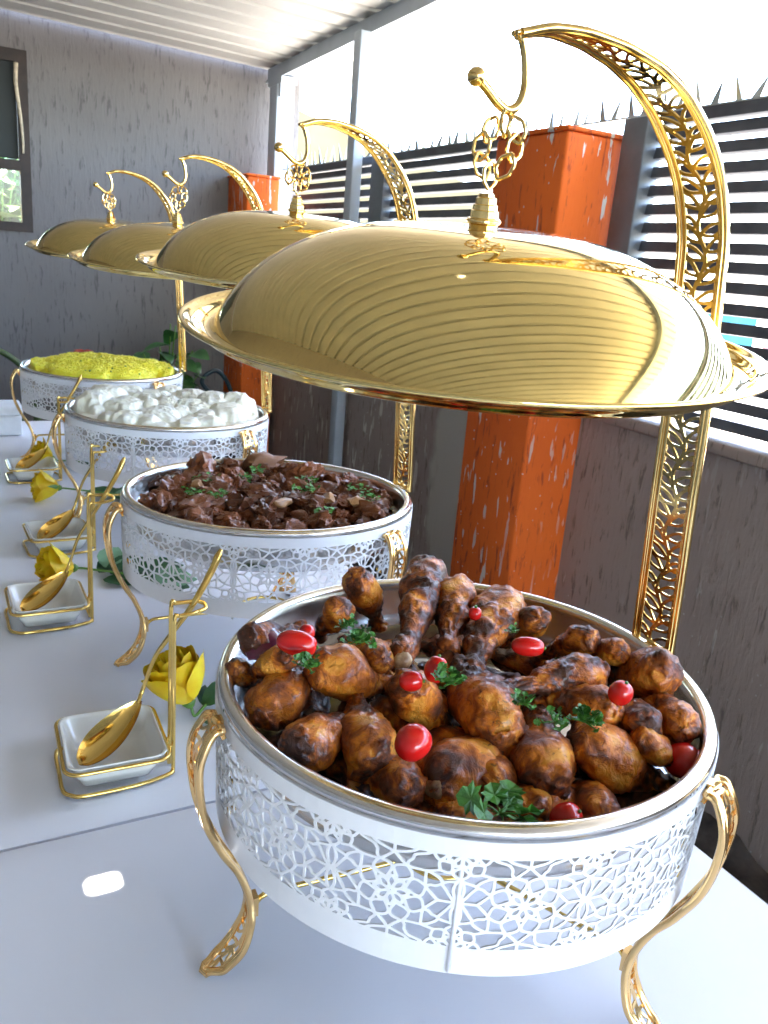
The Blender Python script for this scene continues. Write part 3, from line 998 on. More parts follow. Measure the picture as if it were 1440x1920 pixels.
for i, (dx, dy) in enumerate(DISH):
    st = thing('serving_stand', stand_lab[i], 'serving stand', (dx, dy, TZ), 0, 'white and gold serving stands along the buffet')
    up = (0, 0, RIM - TZ)
    TM = tiltm(i)
    sh = link('shell', shell_me, st); sh.matrix_local = Matrix.Translation(up) @ TM
    for a in (-122.5, -2.5, 117.5):
        o = link('seam_rod', rod_me, st, None, up); o.rotation_euler = (0, 0, math.radians(a))
    for a in (56, 176, 296):
        r = math.radians(a + LEGROT[i])
        o = link('leg', leg_me, st, None, up); o.rotation_euler = (0, 0, r)
        link('filigree', legf_me, o)
        for dz in (-.060, -.082):
            nu = link('nut', nut_me, st, None, (.1795 * math.cos(r), .1795 * math.sin(r), up[2] + dz))
            nu.rotation_euler = (0, -PI / 2, r)
    o = link('cross_bar', bar_me, st, None, up); o.rotation_euler = (0, 0, math.radians(LEGROT[i]))
    ao = link('arch', arch0 if i == 0 else arch1, st, None, (0 if i == 0 else .006, 0, up[2]))
    link('filigree', archf0 if i == 0 else archf1, ao)
    hk = link('hook', hook0 if i == 0 else hook1, st, None, (0 if i == 0 else .006, 0, up[2]))
    pm = Matrix.Translation((dx, dy, RIM)) @ TM
    DM.append(pm)
    p = link('food_pan', pan_me)
    p.matrix_world = pm
    tag(p, pan_lab[i], 'pan', 'round steel pans in the serving stands')
    # hanging lid with its chain
    lx, ly, lz = LIDP[i]
    ld = thing('dome_lid', lid_lab[i], 'lid', (lx, ly, lz), 0, 'golden dome lids hanging from the arches')
    tx, ty = LIDT[i]
    R_ = Matrix.Rotation(-math.atan(tx), 4, 'Y') @ Matrix.Rotation(math.atan(ty), 4, 'X')
    for nm, me in (('dome', dome_me), ('flange', flange_me), ('knob', knob_me)):
        o = link(nm, me, ld); o.matrix_local = R_
    kn = R_ @ Vector((0, 0, .0845))
    hb = Vector((dx + (0 if i == 0 else .006), dy, RIM)) + (hb0 if i == 0 else hb1) - Vector((lx, ly, lz))
    mid = (kn + hb) / 2
    hgt = (hb.z - kn.z) + .006
    # two strands of hexagonal links hanging in a loop that faces the camera
    off = [(0, .5), (-.44, .36), (-.62, 0.02), (-.40, -.34), (.46, .38), (.58, .04), (.40, -.32), (-.02, -.5)]
    vdir = Vector((.48, .87, 0)) if i == 0 else Vector((.25, .97, 0))
    yaw = math.atan2(vdir.x, vdir.y)
    rt = Vector((math.cos(-yaw), math.sin(-yaw), 0))
    fac = (hgt - .016)
    for q, (u, v) in enumerate(off):
        axis_pt = kn.lerp(hb, .5 + v)
        c = kn.lerp(hb, .5) + (hb - kn) * v * (fac / max(hgt, .03)) + rt * (u * .0165) + Vector((vdir.x, vdir.y, 0)) * (.0012 * (1 if q % 2 else -1))
        o = link('link', lk, ld, None, c)
        if q == 0: rz = -yaw + .9
        elif q == 7: rz = -yaw + .5
        else: rz = -yaw + (.35 if q % 2 else -.35)
        o.rotation_euler = (random.uniform(-.12, .12), (.0, .42, .12, -.38, -.38, .1, .42, 0)[q], rz)
        o.scale = (.92, 1, .92)

# ------------------------------------------------------------------ roast chicken
def food_mats():
    m, nt, b = newmat('roast chicken skin')
    oi = nd(nt, 'ShaderNodeObjectInfo')
    tc = nd(nt, 'ShaderNodeTexCoord')
    ad = nd(nt, 'ShaderNodeVectorMath', operation='ADD')
    sc_ = nd(nt, 'ShaderNodeMath', operation='MULTIPLY'); sc_.inputs[1].default_value = 37
    nt.links.new(oi.outputs['Random'], sc_.inputs[0])
    nt.links.new(tc.outputs['Object'], ad.inputs[0]); nt.links.new(sc_.outputs[0], ad.inputs[1])
    v = ad.outputs[0]
    n1 = noise_n(nt, 60, 7, 0.68, v, 0.8)
    ca = nd(nt, 'ShaderNodeAttribute'); ca.attribute_name = 'char'
    sh = nd(nt, 'ShaderNodeMath', operation='MULTIPLY_ADD'); sh.inputs[1].default_value = .26; sh.inputs[2].default_value = -.10
    nt.links.new(oi.outputs['Random'], sh.inputs[0])
    su = nd(nt, 'ShaderNodeMath', operation='ADD'); nt.links.new(ca.outputs['Fac'], su.inputs[0]); nt.links.new(sh.outputs[0], su.inputs[1])
    s2 = nd(nt, 'ShaderNodeMath', operation='MULTIPLY_ADD'); s2.inputs[1].default_value = .9; nt.links.new(n1.outputs[0], s2.inputs[0]); nt.links.new(su.outputs[0], s2.inputs[2])
    c = ramp(nt, s2.outputs[0], [(.40, (.74, .30, .034)), (.54, (.62, .175, .009)), (.68, (.38, .095, .008)), (.82, (.20, .045, .006)), (1.02, (.060, .016, .004))]).outputs[0]
    n2 = noise_n(nt, 130, 7, .75, v, 1.0)
    k = ramp(nt, n2.outputs[0], [(.56, (0, 0, 0)), (.66, (.85, .85, .85))]).outputs[0]
    c = mixc(nt, k, c, (.07, .016, .005))
    nt.links.new(c, b.inputs['Base Color'])
    b.inputs['Subsurface Weight'].default_value = .12
    b.inputs['Subsurface Radius'].default_value = (.008, .003, .001)
    b.inputs['Subsurface Scale'].default_value = .4
    rr = nd(nt, 'ShaderNodeMapRange'); rr.inputs['To Min'].default_value = .30; rr.inputs['To Max'].default_value = .7
    nt.links.new(n2.outputs[0], rr.inputs[0]); nt.links.new(rr.outputs[0], b.inputs['Roughness'])
    b.inputs['Coat Weight'].default_value = .32; b.inputs['Coat Roughness'].default_value = .14; b.inputs['Specular IOR Level'].default_value = .3
    n4 = noise_n(nt, 70, 6, .65, v, 1.5)
    bp = bump(nt, b, n4.outputs[0], .95, .004)
    vo = nd(nt, 'ShaderNodeTexVoronoi'); vo.inputs['Scale'].default_value = 330; nt.links.new(v, vo.inputs['Vector'])
    bump(nt, b, vo.outputs['Distance'], .12, .0004, bp)
    M['chicken'] = m
    m, nt, b = newmat('bone and gristle')
    v = coords(nt); n = noise_n(nt, 90, 4, .6, v)
    r = ramp(nt, n.outputs[0], [(.35, (.16, .06, .025)), (.55, (.48, .32, .17)), (.7, (.62, .50, .33))])
    nt.links.new(r.outputs[0], b.inputs['Base Color']); b.inputs['Roughness'].default_value = .35
    bump(nt, b, n.outputs[0], .4, .002)
    M['bone'] = m
    m, nt, b = newmat('stewed beef')
    oi = nd(nt, 'ShaderNodeObjectInfo'); v = coords(nt)
    n = noise_n(nt, 55, 6, .65, v, .6)
    c = ramp(nt, n.outputs[0], [(.3, (.035, .008, .002)), (.5, (.17, .044, .010)), (.68, (.36, .12, .034))]).outputs[0]
    hs_ = nd(nt, 'ShaderNodeMapRange'); hs_.inputs['To Min'].default_value = .6; hs_.inputs['To Max'].default_value = 1.5
    nt.links.new(oi.outputs['Random'], hs_.inputs[0])
    vm = nd(nt, 'ShaderNodeVectorMath', operation='SCALE'); nt.links.new(c, vm.inputs[0]); nt.links.new(hs_.outputs[0], vm.inputs['Scale'])
    nt.links.new(vm.outputs[0], b.inputs['Base Color'])
    b.inputs['Roughness'].default_value = .45; b.inputs['Coat Weight'].default_value = .4; b.inputs['Coat Roughness'].default_value = .12; b.inputs['Specular IOR Level'].default_value = .25
    w = nd(nt, 'ShaderNodeTexWave'); w.inputs['Scale'].default_value = 60; w.inputs['Distortion'].default_value = 6; nt.links.new(v, w.inputs['Vector'])
    bp = bump(nt, b, w.outputs[1], .35, .0015)
    bump(nt, b, n.outputs[0], .5, .003, bp)
    M['beef'] = m
food_mats()
M['fat'] = simple('tan fat and tripe', (.42, .20, .07), .3, 0, 60, .35, .4, coat=.3)
M['tomato'] = simple('red tomato skin', (.62, .012, .010), .14, 0, 40, .12, coat=.25, sss=.15)
M['parsley'] = simple('curly parsley', (.055, .19, .022), .45, 0, 150, .45, .3)
M['herb'] = simple('chopped green herb', (.07, .22, .03), .5, 0, 200, .4)
M['sliver'] = simple('purple onion', (.10, .012, .03), .25, 0, 60, .3, coat=.3)
M['sauce'] = simple('dark gravy', (.055, .020, .011), .06, 0, 20, .3, coat=.6)

def frame_from(a, b):
    x = (b - a).normalized()
    up = Vector((0, 0, 1)) if abs(x.z) < .95 else Vector((1, 0, 0))
    y = up.cross(x).normalized(); z = x.cross(y)
    return Matrix(((x.x, y.x, z.x, a.x), (x.y, y.y, z.y, a.y), (x.z, y.z, z.z, a.z), (0, 0, 0, 1)))

def drumstick(A, B, rad, label, seed, dm, nu=64, nv=44, group='roast drumsticks piled in the front pan', bone=False):
    """a whole drumstick: fat end round A, knuckle at B, local origin at A"""
    A, B = Vector(A), Vector(B)
    L = (B - A).length
    rs = random.Random(seed)
    off = Vector((seed * 7.3, seed * 1.7, seed * 3.1))
    prof = [(-1.12, 0.0), (-1.06, .32), (-.9, .60), (-.62, .80), (-.2, .93), (.3, .96), (.75, .90)]
    # parameter: position along the axis in metres, radius in metres
    pts = [(x * rad, r * rad) for x, r in prof]
    rest = [(.36, .76), (.48, .62), (.60, .48), (.74, .37), (.84, .33), (.91, .42), (.97, .44), (1.02, .34), (1.045, .0)]
    for t, r in rest:
        x = max(t * L, pts[-1][0] + .1 * rad)
        pts.append((x, r * rad))
    sm = smoothpath([(x, 0, r) for x, r in pts], 8)
    # resample
    ac = [0.0]
    for p, q in zip(sm[:-1], sm[1:]): ac.append(ac[-1] + (q - p).length)
    tot = ac[-1]
    xs = np.interp(np.linspace(0, tot, nu + 1), ac, [p.x for p in sm])
    rs_ = np.interp(np.linspace(0, tot, nu + 1), ac, [max(0, p.z) for p in sm])
    bend = rs.uniform(-.18, .18); flat = rs.uniform(.84, .98); tw = rs.uniform(0, 6.28)
    mb = MB(); V = []; CH = []
    for i in range(nu + 1):
        ee = min(1, abs(xs[i] - .1 * rad) / (1.15 * rad)); env = .50 + .65 * ee * ee
        for k in range(nv):
            a = 2 * PI * k / nv
            n = Vector((0, math.cos(a), math.sin(a)))
            p = Vector((xs[i], n.y * rs_[i], n.z * rs_[i] * flat))
            s = 1 / rad
            pw = p * s
            d = .26 * noise.noise(pw * .8 + off) + .10 * noise.noise(pw * 1.7 + off * 2)
            w3 = Vector((pw.x * 1.1, pw.y * 2.4, pw.z * 2.4)) + Vector((1, 1, 1)) * noise.noise(pw * 1.4 + off) * 1.2
            rg = .35 - abs(noise.noise(w3 + off))
            d += .19 * env * rg
            rg2 = .3 - abs(noise.noise(w3 * 2.3 + off * 2))
            d += .14 * env * rg2
            CH.append(.10 + .13 * ee * ee + .50 * rg * env + .50 * rg2 * env + .50 * noise.noise(pw * 1.1 + off * 5))
            d += .045 * env * noise.fractal(pw * 7 + off, 1, 2, 3)
            if xs[i] < -.25 * rad: d += .22 * noise.noise(pw * 2.6 + off * 4) * min(1, (-xs[i] / rad - .25) * 2)
            # loose folds and lumps of skin
            d += .05 * max(0, noise.noise(p * s * 3.4 + off * 3) - .25) * 2
            k2 = min(1, rs_[i] / (rad * .3))
            r2 = rs_[i] + d * rad * (.35 + .65 * k2) * min(1, rs_[i] / (rad * .12) if rad else 1)
            x = p.x + (-.06 * rad * d if i < nu * .1 else 0)
            q = Vector((x, n.y * r2, n.z * r2 * flat))
            bz = bend * (q.x / L) ** 2 * L * .5
            q.y += bz * math.cos(tw); q.z += bz * math.sin(tw)
            V.append(q)
    F = []
    for i in range(nu):
        for k in range(nv):
            k2 = (k + 1) % nv
            F.append((i * nv + k, i * nv + k2, (i + 1) * nv + k2, (i + 1) * nv + k))
    F.append(tuple(range(nv - 1, -1, -1))); F.append(tuple(nu * nv + k for k in range(nv)))
    mb.add(V, F)
    M4 = dm @ frame_from(A, B)
    root = thing('drumstick', label, 'chicken drumstick', (0, 0, 0), 0, group) if bone else None
    me = mb.mesh('drumstick', smooth=True)
    at_ = me.attributes.new('char', 'FLOAT', 'POINT')
    at_.data.foreach_set('value', CH)
    if bone:
        root.matrix_world = M4
        link('meat', me, root, M['chicken'])
        bm = bmesh.new(); bmesh.ops.create_icosphere(bm, subdivisions=3, radius=1)
        for v in bm.verts:
            v.co = v.co * (1 + .25 * noise.noise(v.co * 1.6 + off))
            v.co = Vector((v.co.x * rad * .42, v.co.y * rad * .36, v.co.z * rad * .34))
        b2 = bpy.data.meshes.new('bone_end'); bm.to_mesh(b2); bm.free()
        b2.polygons.foreach_set('use_smooth', [True] * len(b2.polygons))
        o = link('bone_end', b2, root, M['bone'])
        tip = V[-nv // 2]
        if bone == 'fat': o.location = (-.72 * rad, 0, .12 * rad)
        else: o.location = (L * 1.0, bend * L * .5 * math.cos(tw), bend * L * .5 * math.sin(tw))
        return root
    o = link('drumstick', me, None, M['chicken'])
    o.matrix_world = M4
    return tag(o, label, 'chicken drumstick', group)

U0 = Matrix.Translation((0, 0, -RIM))
DR = [
(-0.141, 0.063, 0.988, -0.092, 0.096, 0.969, 0.0123, 'drumstick by the left rim with a dark pit in its skin, beside the oval tomato'), 
(-0.134, 0.035, 0.984, -0.153, 0.057, 0.961, 0.0101, 'small orange drumstick at the left rim, just below the oval tomato'), 
(-0.143, 0.019, 0.962, -0.093, 0.057, 0.967, 0.0182, 'large glossy drumstick nearest the left side of the pan'), 
(-0.099, 0.015, 0.980, -0.036, 0.014, 0.955, 0.0193, 'long wrinkled drumstick lying sideways left of the two small tomatoes'), 
(-0.104, -0.047, 0.957, -0.087, 0.011, 0.969, 0.0177, 'smooth golden drumstick left of the round front tomato'), 
(-0.057, -0.025, 0.974, -0.016, -0.019, 0.928, 0.0168, 'golden drumstick end with pale bone showing, just behind the front tomato'), 
(-0.032, 0.112, 0.996, -0.001, 0.131, 0.946, 0.0159, 'upright drumstick at the back left of the pile, with brown charred cap'), 
(0.030, 0.112, 0.997, -0.045, 0.007, 0.988, 0.0183, 'tallest drumstick standing at the back, thin knuckle pointing down'), 
(0.038, 0.075, 0.994, -0.009, 0.011, 0.983, 0.0160, 'narrow drumstick standing right of the tallest one'), 
(-0.069, 0.081, 0.993, -0.065, 0.125, 0.950, 0.0112, 'small shaded drumstick tucked at the far left back'), 
(-0.058, -0.081, 0.947, 0.009, -0.051, 0.953, 0.0209, 'drumstick seen end on with a knobbly open joint, right of the front tomato'), 
(-0.095, -0.074, 0.945, -0.099, -0.013, 0.930, 0.0153, 'drumstick in shade under the golden one by the front rim'), 
(-0.139, -0.033, 0.960, -0.084, 0.003, 0.947, 0.0156, 'dark drumstick deep in the front left of the pan'), 
(-0.155, 0.061, 0.966, -0.120, 0.095, 0.928, 0.0092, 'small dark drumstick touching the left wall of the pan'), 
(0.064, 0.049, 0.993, -0.007, -0.019, 0.986, 0.0192, 'blackened drumstick at the back right with burnt patches'), 
(0.076, 0.017, 0.991, 0.088, 0.062, 0.950, 0.0119, 'small drumstick behind the long oval tomato on the right'), 
(0.099, -0.016, 0.988, 0.097, 0.032, 0.949, 0.0116, 'slim brown drumstick along the back wall of the pan'), 
(0.112, -0.038, 0.986, 0.129, 0.013, 0.955, 0.0106, 'short drumstick close to the base of the gold post'), 
(0.126, -0.069, 0.980, 0.130, -0.014, 0.952, 0.0170, 'plump drumstick against the right wall beside a small tomato'), 
(0.072, -0.050, 0.981, -0.006, -0.050, 0.985, 0.0144, 'long drumstick lying across the right side of the pile'), 
(-0.013, -0.058, 0.966, -0.002, 0.019, 0.976, 0.0223, 'biggest rounded golden drumstick in the middle of the pile'), 
(0.061, -0.080, 0.971, 0.036, -0.025, 0.957, 0.0160, 'long yellow drumstick with parsley lying on its bone end'), 
(0.082, -0.103, 0.967, 0.107, -0.047, 0.956, 0.0129, 'short drumstick right of the parsley leaf, end pointing down'), 
(0.107, -0.111, 0.967, 0.129, -0.055, 0.955, 0.0140, 'drumstick at the far right by the dark gap in the pan'), 
(0.001, -0.101, 0.950, 0.033, -0.043, 0.962, 0.0193, 'smooth round drumstick with a deep amber underside at the front'), 
(0.043, -0.105, 0.956, 0.095, -0.123, 0.922, 0.0198, 'large lumpy drumstick with its bone end pointing at the right rim'), 
(-0.036, -0.096, 0.949, -0.010, -0.041, 0.940, 0.0122, 'reddish drumstick wedged beside the knobbly joint'), 
(0.020, -0.132, 0.934, 0.040, -0.076, 0.922, 0.0142, 'dark drumstick by the front rim right of the lowest tomato'), 
(-0.018, -0.115, 0.936, 0.036, -0.083, 0.930, 0.0134, 'brown crumbly drumstick behind the parsley at the front rim'), 
(-0.068, -0.103, 0.934, -0.020, -0.078, 0.922, 0.0118, 'low drumstick half hidden at the front rim'), 
(0.076, -0.118, 0.960, 0.096, -0.133, 0.949, 0.0122, 'drumstick in deep shade left of the right hand tomato'), 
(-0.066, 0.017, 0.985, -0.062, 0.078, 0.973, 0.0115, 'dark drumstick under the parsley at the back left'),
]
fatb = {10: 'fat', 5: 'thin', 25: 'thin', 21: 'thin', 6: 'thin', 7: 'thin'}
for k, (ax, ay, az, bx, by, bz, rad, lab) in enumerate(DR):
    drumstick((ax, ay, az - RIM), (bx, by, bz - RIM), rad * 1.1, lab, k + 1, DM[0], bone=fatb.get(k))
# lower layer of the pile, mostly hidden
rnd = random.Random(11)
n = 0
for ring, cnt, zz in ((.055, 6, -.030), (.115, 12, -.040)):
    for k in range(cnt):
        a = 2 * PI * (k + .4) / cnt + rnd.uniform(-.1, .1)
        c = Vector((ring * math.cos(a), ring * math.sin(a), zz + rnd.uniform(-.003, .003)))
        d = Vector((math.cos(a + 1.4), math.sin(a + 1.4), rnd.uniform(-.12, .12))).normalized() * .032
        drumstick(c - d, c + d, .0155, 'half hidden drumstick in the dark lower layer of the pile, towards the %s' % ('pan centre' if ring < .1 else ['right back', 'back', 'back left', 'left', 'left front', 'front', 'front right', 'right'][int(((a - math.radians(-28 - 0)) % (2 * PI)) / (PI / 4)) % 8]), 60 + n, DM[0], 36, 26)
        n += 1

# cherry tomatoes
def tomato(c, a, b, axis, label, seed):
    t = thing('cherry_tomato', label, 'tomato', (0, 0, 0), 0, 'cherry tomatoes scattered on the roast chicken')
    ax = Vector(axis).normalized()
    t.matrix_world = DM[0] @ frame_from(Vector(c), Vector(c) + ax)
    bm = bmesh.new(); bmesh.ops.create_uvsphere(bm, u_segments=32, v_segments=20, radius=1)
    off = Vector((seed * 3, 0, 0))
    for v in bm.verts:
        p = v.co.copy()
        x = p.z * a; r = (p.xy.length)
        k = 1 + .05 * noise.noise(p * 1.1 + off)
        dim = .12 * a * math.exp(-((1 - abs(p.z)) * 9)) if p.z > 0 else .05 * a * math.exp(-((1 - abs(p.z)) * 12))
        v.co = Vector((x - math.copysign(dim, x), p.x * b * k, p.y * b * k))
    me = bpy.data.meshes.new('fruit'); bm.to_mesh(me); bm.free()
    me.polygons.foreach_set('use_smooth', [True] * len(me.polygons))
    link('fruit', me, t, M['tomato'])
    s = MB(); s.lathe([(0, .0), (.0011, .0), (.0013, .0012), (.0008, .0018), (0, .0018)], 8)
    o = link('stem_scar', s.mesh('stem_scar'), t, M['herb'], (a * .86, 0, 0)); o.rotation_euler = (0, PI / 2, 0)
TOM = [((-.130, .016, .036), .0152, .0088, (.8, -.5, -.1), 'long oval red cherry tomato at the left of the pile, the biggest looking one'),
       ((-.117, .030, .036), .0062, .0056, (0, 1, .2), 'tiny round cherry tomato behind the long oval one at the left'),
       ((-.051, -.038, .030), .0098, .0078, (.35, .3, .8), 'upright oval cherry tomato in the middle, touching a smaller one'),
       ((-.071, -.040, .026), .0086, .0070, (.8, -.5, .1), 'small cherry tomato lying left of the upright oval one'),
       ((-.093, -.084, .011), .0125, .0112, (.9, .3, .3), 'round shiny cherry tomato at the front left of the pile'),
       ((.027, -.037, .034), .0128, .0072, (.85, -.5, 0), 'long oval cherry tomato below the burnt drumstick at the back right'),
       ((.061, -.098, .023), .0092, .0082, (.2, -.2, .9), 'cherry tomato at the right beside the plump drumstick'),
       ((.096, -.131, -.018), .0128, .0125, (.3, -.9, .35), 'large cherry tomato against the right wall of the pan'),
       ((-.013, -.141, -.026), .0110, .0095, (.4, -.5, .7), 'cherry tomato by the front rim, lowest one in the pan'),
       ((.016, .016, .038), .0056, .005, (0, 0, 1), 'tiny piece of cherry tomato between two back drumsticks')]
for k, (c, a, b_, ax, lab) in enumerate(TOM): tomato(c, a, b_, ax, lab, k)

# parsley sprigs: a stem with many lobed leaflets
def leaflet(mb, c, d, n, s, rs, mi=0):
    """small three lobed toothed leaf, slightly cupped"""
    d = d.normalized(); n = (n - d * n.dot(d)).normalized(); b = d.cross(n)
    out = [(0, 0), (.25, .30), (.20, .62), (.42, .50), (.55, .72), (.68, .42), (.85, .40), (1.0, .0), (.85, -.40), (.68, -.42), (.55, -.72), (.42, -.50), (.20, -.62), (.25, -.30)]
    vs = [c + d * (.45 * s)]
    for x, y in out:
        z = .22 * (abs(y) ** 1.4) + rs.uniform(-.10, .10)
        vs.append(c + d * x * s + b * y * s * .9 + n * z * s)
    N = len(out)
    mb.add(vs, [(0, 1 + k, 1 + (k + 1) % N) for k in range(N)], mi)

def parsley(c, size, n, label, seed, dm, name='parsley_sprig', cat='parsley', group='parsley sprigs on the roast chicken', flatl=False):
    rs = random.Random(seed)
    root = thing(name, label, cat, (0, 0, 0), 0, group)
    root.matrix_world = dm @ Matrix.Translation(c)
    lf = MB(); st = MB()
    base = Vector((rs.uniform(-.5, .5), rs.uniform(-.5, .5), -.2)).normalized() * size * .5
    for k in range(n):
        a = rs.uniform(0, 2 * PI); e = rs.uniform(.0, 1.1) if not flatl else rs.uniform(-.1, .5)
        d = Vector((math.cos(a) * math.cos(e), math.sin(a) * math.cos(e), math.sin(e)))
        p = d * size * rs.uniform(.25, .75)
        nn = Vector((rs.uniform(-.6, .6), rs.uniform(-.6, .6), 1))
        leaflet(lf, p, (d + Vector((rs.uniform(-.4, .4), rs.uniform(-.4, .4), rs.uniform(-.2, .3)))), nn, size * rs.uniform(.35, .55) * (1.6 if flatl else 1), rs)
        st.tube([-base * .2, p * .5 + Vector((0, 0, .001)), p], [.0007, .0006, .0004], 5)
    link('leaf', lf.mesh('leaf'), root, M['parsley'])
    link('stem', st.mesh('stem', smooth=True), root, M['herb'])
    return root
PAR = [((-.089, .002, .037), .0125, 34, 'dark curly parsley sprig behind the long wrinkled drumstick at the left'),
       ((-.133, -.009, .030), .0105, 26, 'dark parsley sprig just under the long oval tomato'),
       ((-.054, -.059, .030), .0125, 38, 'bright curly parsley sprig right of the upright oval tomato'),
       ((-.016, -.090, .025), .010, 20, 'light green parsley leaves lying at the centre right'),
       ((-.003, -.106, .018), .0115, 22, 'folded light green parsley leaf in the middle of the parsley row'),
       ((.015, -.115, .019), .0125, 40, 'dense curly parsley tuft on the right'),
       ((.023, -.024, .040), .0070, 14, 'small parsley tip left of the back oval tomato'),
       ((-.087, .026, .038), .009, 20, 'shaded parsley sprig at the far left back')]
for k, (c, s, n_, lab) in enumerate(PAR): parsley(Vector(c), s, n_, lab, 40 + k, DM[0])
parsley(Vector((-.060, -.136, -.014)), .020, 12, 'large flat dark parsley leaves hanging at the front rim', 77, DM[0], flatl=True)
# thin curved purple sliver at the left back of the pan
mb = MB()
vs = []; fs = []
for i in range(13):
    for j in range(9):
        a = -1.0 + 2.0 * i / 12; t = j / 8
        r = .017 * math.sin(PI * (.12 + .8 * t))
        for_s = Vector((r * math.sin(a), -.02 + .04 * t, r * math.cos(a) * .7))
        vs.append(for_s)
fs = [(i * 9 + j, (i + 1) * 9 + j, (i + 1) * 9 + j + 1, i * 9 + j + 1) for i in range(12) for j in range(8)]
mb.add(vs, fs)
on = link('purple_sliver', mb.mesh('purple_sliver', smooth=True), None, M['sliver'])
md = on.modifiers.new('thickness', 'SOLIDIFY'); md.thickness = .0018
on.matrix_world = DM[0] @ Matrix.Translation((-.137, .062, .014)) @ Matrix.Rotation(-.6, 4, 'Z') @ Matrix.Rotation(.3, 4, 'X')
tag(on, 'dark purple curved sliver against the left back wall of the pan', 'sliver')

# ------------------------------------------------------------------ beef stew
def disc_surface(dm, r0, zfun, name, mat, label, cat, nr=26, na=90, kind=None):
    mb = MB(); vs = [(0, 0, zfun(0, 0))]
    for i in range(1, nr + 1):
        r = r0 * i / nr
        for k in range(na):
            a = 2 * PI * k / na
            vs.append((r * math.cos(a), r * math.sin(a), zfun(r * math.cos(a), r * math.sin(a))))
    fs = [(0, 1 + k, 1 + (k + 1) % na) for k in range(na)]
    for i in range(nr - 1):
        for k in range(na):
            k2 = (k + 1) % na
            a0 = 1 + i * na; b0 = a0 + na
            fs.append((a0 + k, b0 + k, b0 + k2, a0 + k2))
    mb.add(vs, fs)
    o = link(name, mb.mesh(name, smooth=True), None, mat)
    o.matrix_world = dm
    return tag(o, label, cat, kind=kind)
disc_surface(DM[0], .1645, lambda x, y: -.040, 'pan_juices', M['sauce'], 'dark shiny juices in the chicken pan, raised to darken the gaps', 'juices')  # level raised so the gaps between drumsticks go dark instead of mirroring the pan
disc_surface(DM[1], .1675, lambda x, y: -.022 + .0006 * noise.noise(Vector((x * 40, y * 40, 0))), 'gravy', M['sauce'], 'dark shiny gravy between the beef pieces', 'gravy')
def chunk_mesh(seed, sub=3):
    rs = random.Random(seed)
    bm = bmesh.new(); bmesh.ops.create_icosphere(bm, subdivisions=sub, radius=1)
    off = Vector((seed * 5.1, seed * 2.3, 0))
    planes = [(Vector((rs.gauss(0, 1), rs.gauss(0, 1), rs.gauss(0, 1))).normalized(), rs.uniform(.5, .8)) for _ in range(8)]
    for v in bm.verts:
        p = v.co.copy()
        for n, d in planes:
            e = p.dot(n) - d
            if e > 0: p -= n * e * .85
        p *= 1 + .42 * noise.noise(v.co * 1.5 + off) + .30 * (.3 - abs(noise.noise(v.co * 2.6 + off))) + .16 * noise.fractal(v.co * 5 + off, 1, 2, 4)
        v.co = p
    me = bpy.data.meshes.new('beef_chunk'); bm.to_mesh(me); bm.free()
    me.polygons.foreach_set('use_smooth', [True] * len(me.polygons))
    me.set_sharp_from_angle(angle=math.radians(42))
    return me
chunks = [chunk_mesh(100 + k, 4) for k in range(16)]
for c in chunks: c.materials.append(M['beef'])
rnd = random.Random(21)
placed = []
tries = 0
while len(placed) < 95 and tries < 9000:
    tries += 1
    r = .156 * math.sqrt(rnd.random()); a = rnd.uniform(0, 2 * PI)
    x, y = r * math.cos(a), r * math.sin(a)
    low = len(placed) > 58
    if not low and (x - .02) ** 2 + (y + .10) ** 2 < .028 ** 2: continue     # puddle of gravy
    s = rnd.uniform(.0115, .0215)
    if r + s > .166: continue
    if all((x - q[0]) ** 2 + (y - q[1]) ** 2 > ((s + q[2]) * (.80 if not low else .55)) ** 2 for q in placed):
        placed.append((x, y, s))
for k, (x, y, s) in enumerate(placed):
    o = link('beef_chunk', chunks[k % 16])
    hump = .009 * math.exp(-((x + .03) ** 2 + (y - .06) ** 2) / .006) + .004 * math.exp(-((x - .06) ** 2 + (y - .02) ** 2) / .004)
    z = -.019 + s * .42 + hump + rnd.uniform(-.002, .004) - (.006 if k > 58 else 0)
    mw = DM[1] @ Matrix.Translation((x, y, z)) @ Matrix.Rotation(rnd.uniform(0, 6.3), 4, 'Z') @ Matrix.Rotation(rnd.uniform(-.9, .9), 4, 'X') @ Matrix.Diagonal((s * rnd.uniform(1.0, 1.7), s, s * rnd.uniform(.7, 1.05), 1))
    o.matrix_world = mw
    u_, w_ = .88 * x - .47 * y, .47 * x + .88 * y      # to the right and away, as one looks along the table
    side = ('left' if u_ < -.05 else 'right' if u_ > .05 else 'middle') + (' back' if w_ > .045 else ' front' if w_ < -.045 else '')
    where = 'lying low between others' if k > 58 else 'by the pan wall' if math.hypot(x, y) > .125 else 'on top of the pile'
    tag(o, '%s brown beef chunk %s, %s of the stew' % ('small' if s < .0145 else 'large' if s > .0185 else 'medium', where, side), 'beef chunk', 'beef chunks in the stew pan')
for k, (x, y, z, s, lab) in enumerate([(-.055, .115, .006, .026, 'largest reddish brown beef piece, highest at the back left of the stew'),
                                       (.035, .122, .004, .024, 'pale bony beef piece with a small hole at the back of the stew')]):
    o = link('beef_chunk', chunk_mesh(300 + k), None, M['beef'] if k == 0 else simple('pale beef bone piece', (.26, .11, .045), .35, 0, 60, .4, .4))
    o.matrix_world = DM[1] @ Matrix.Translation((x, y, z)) @ Matrix.Rotation(k * 2 + 1, 4, 'Z') @ Matrix.Diagonal((s * 1.2, s * .8, s * .62, 1))
    tag(o, lab, 'beef chunk', 'beef chunks in the stew pan')
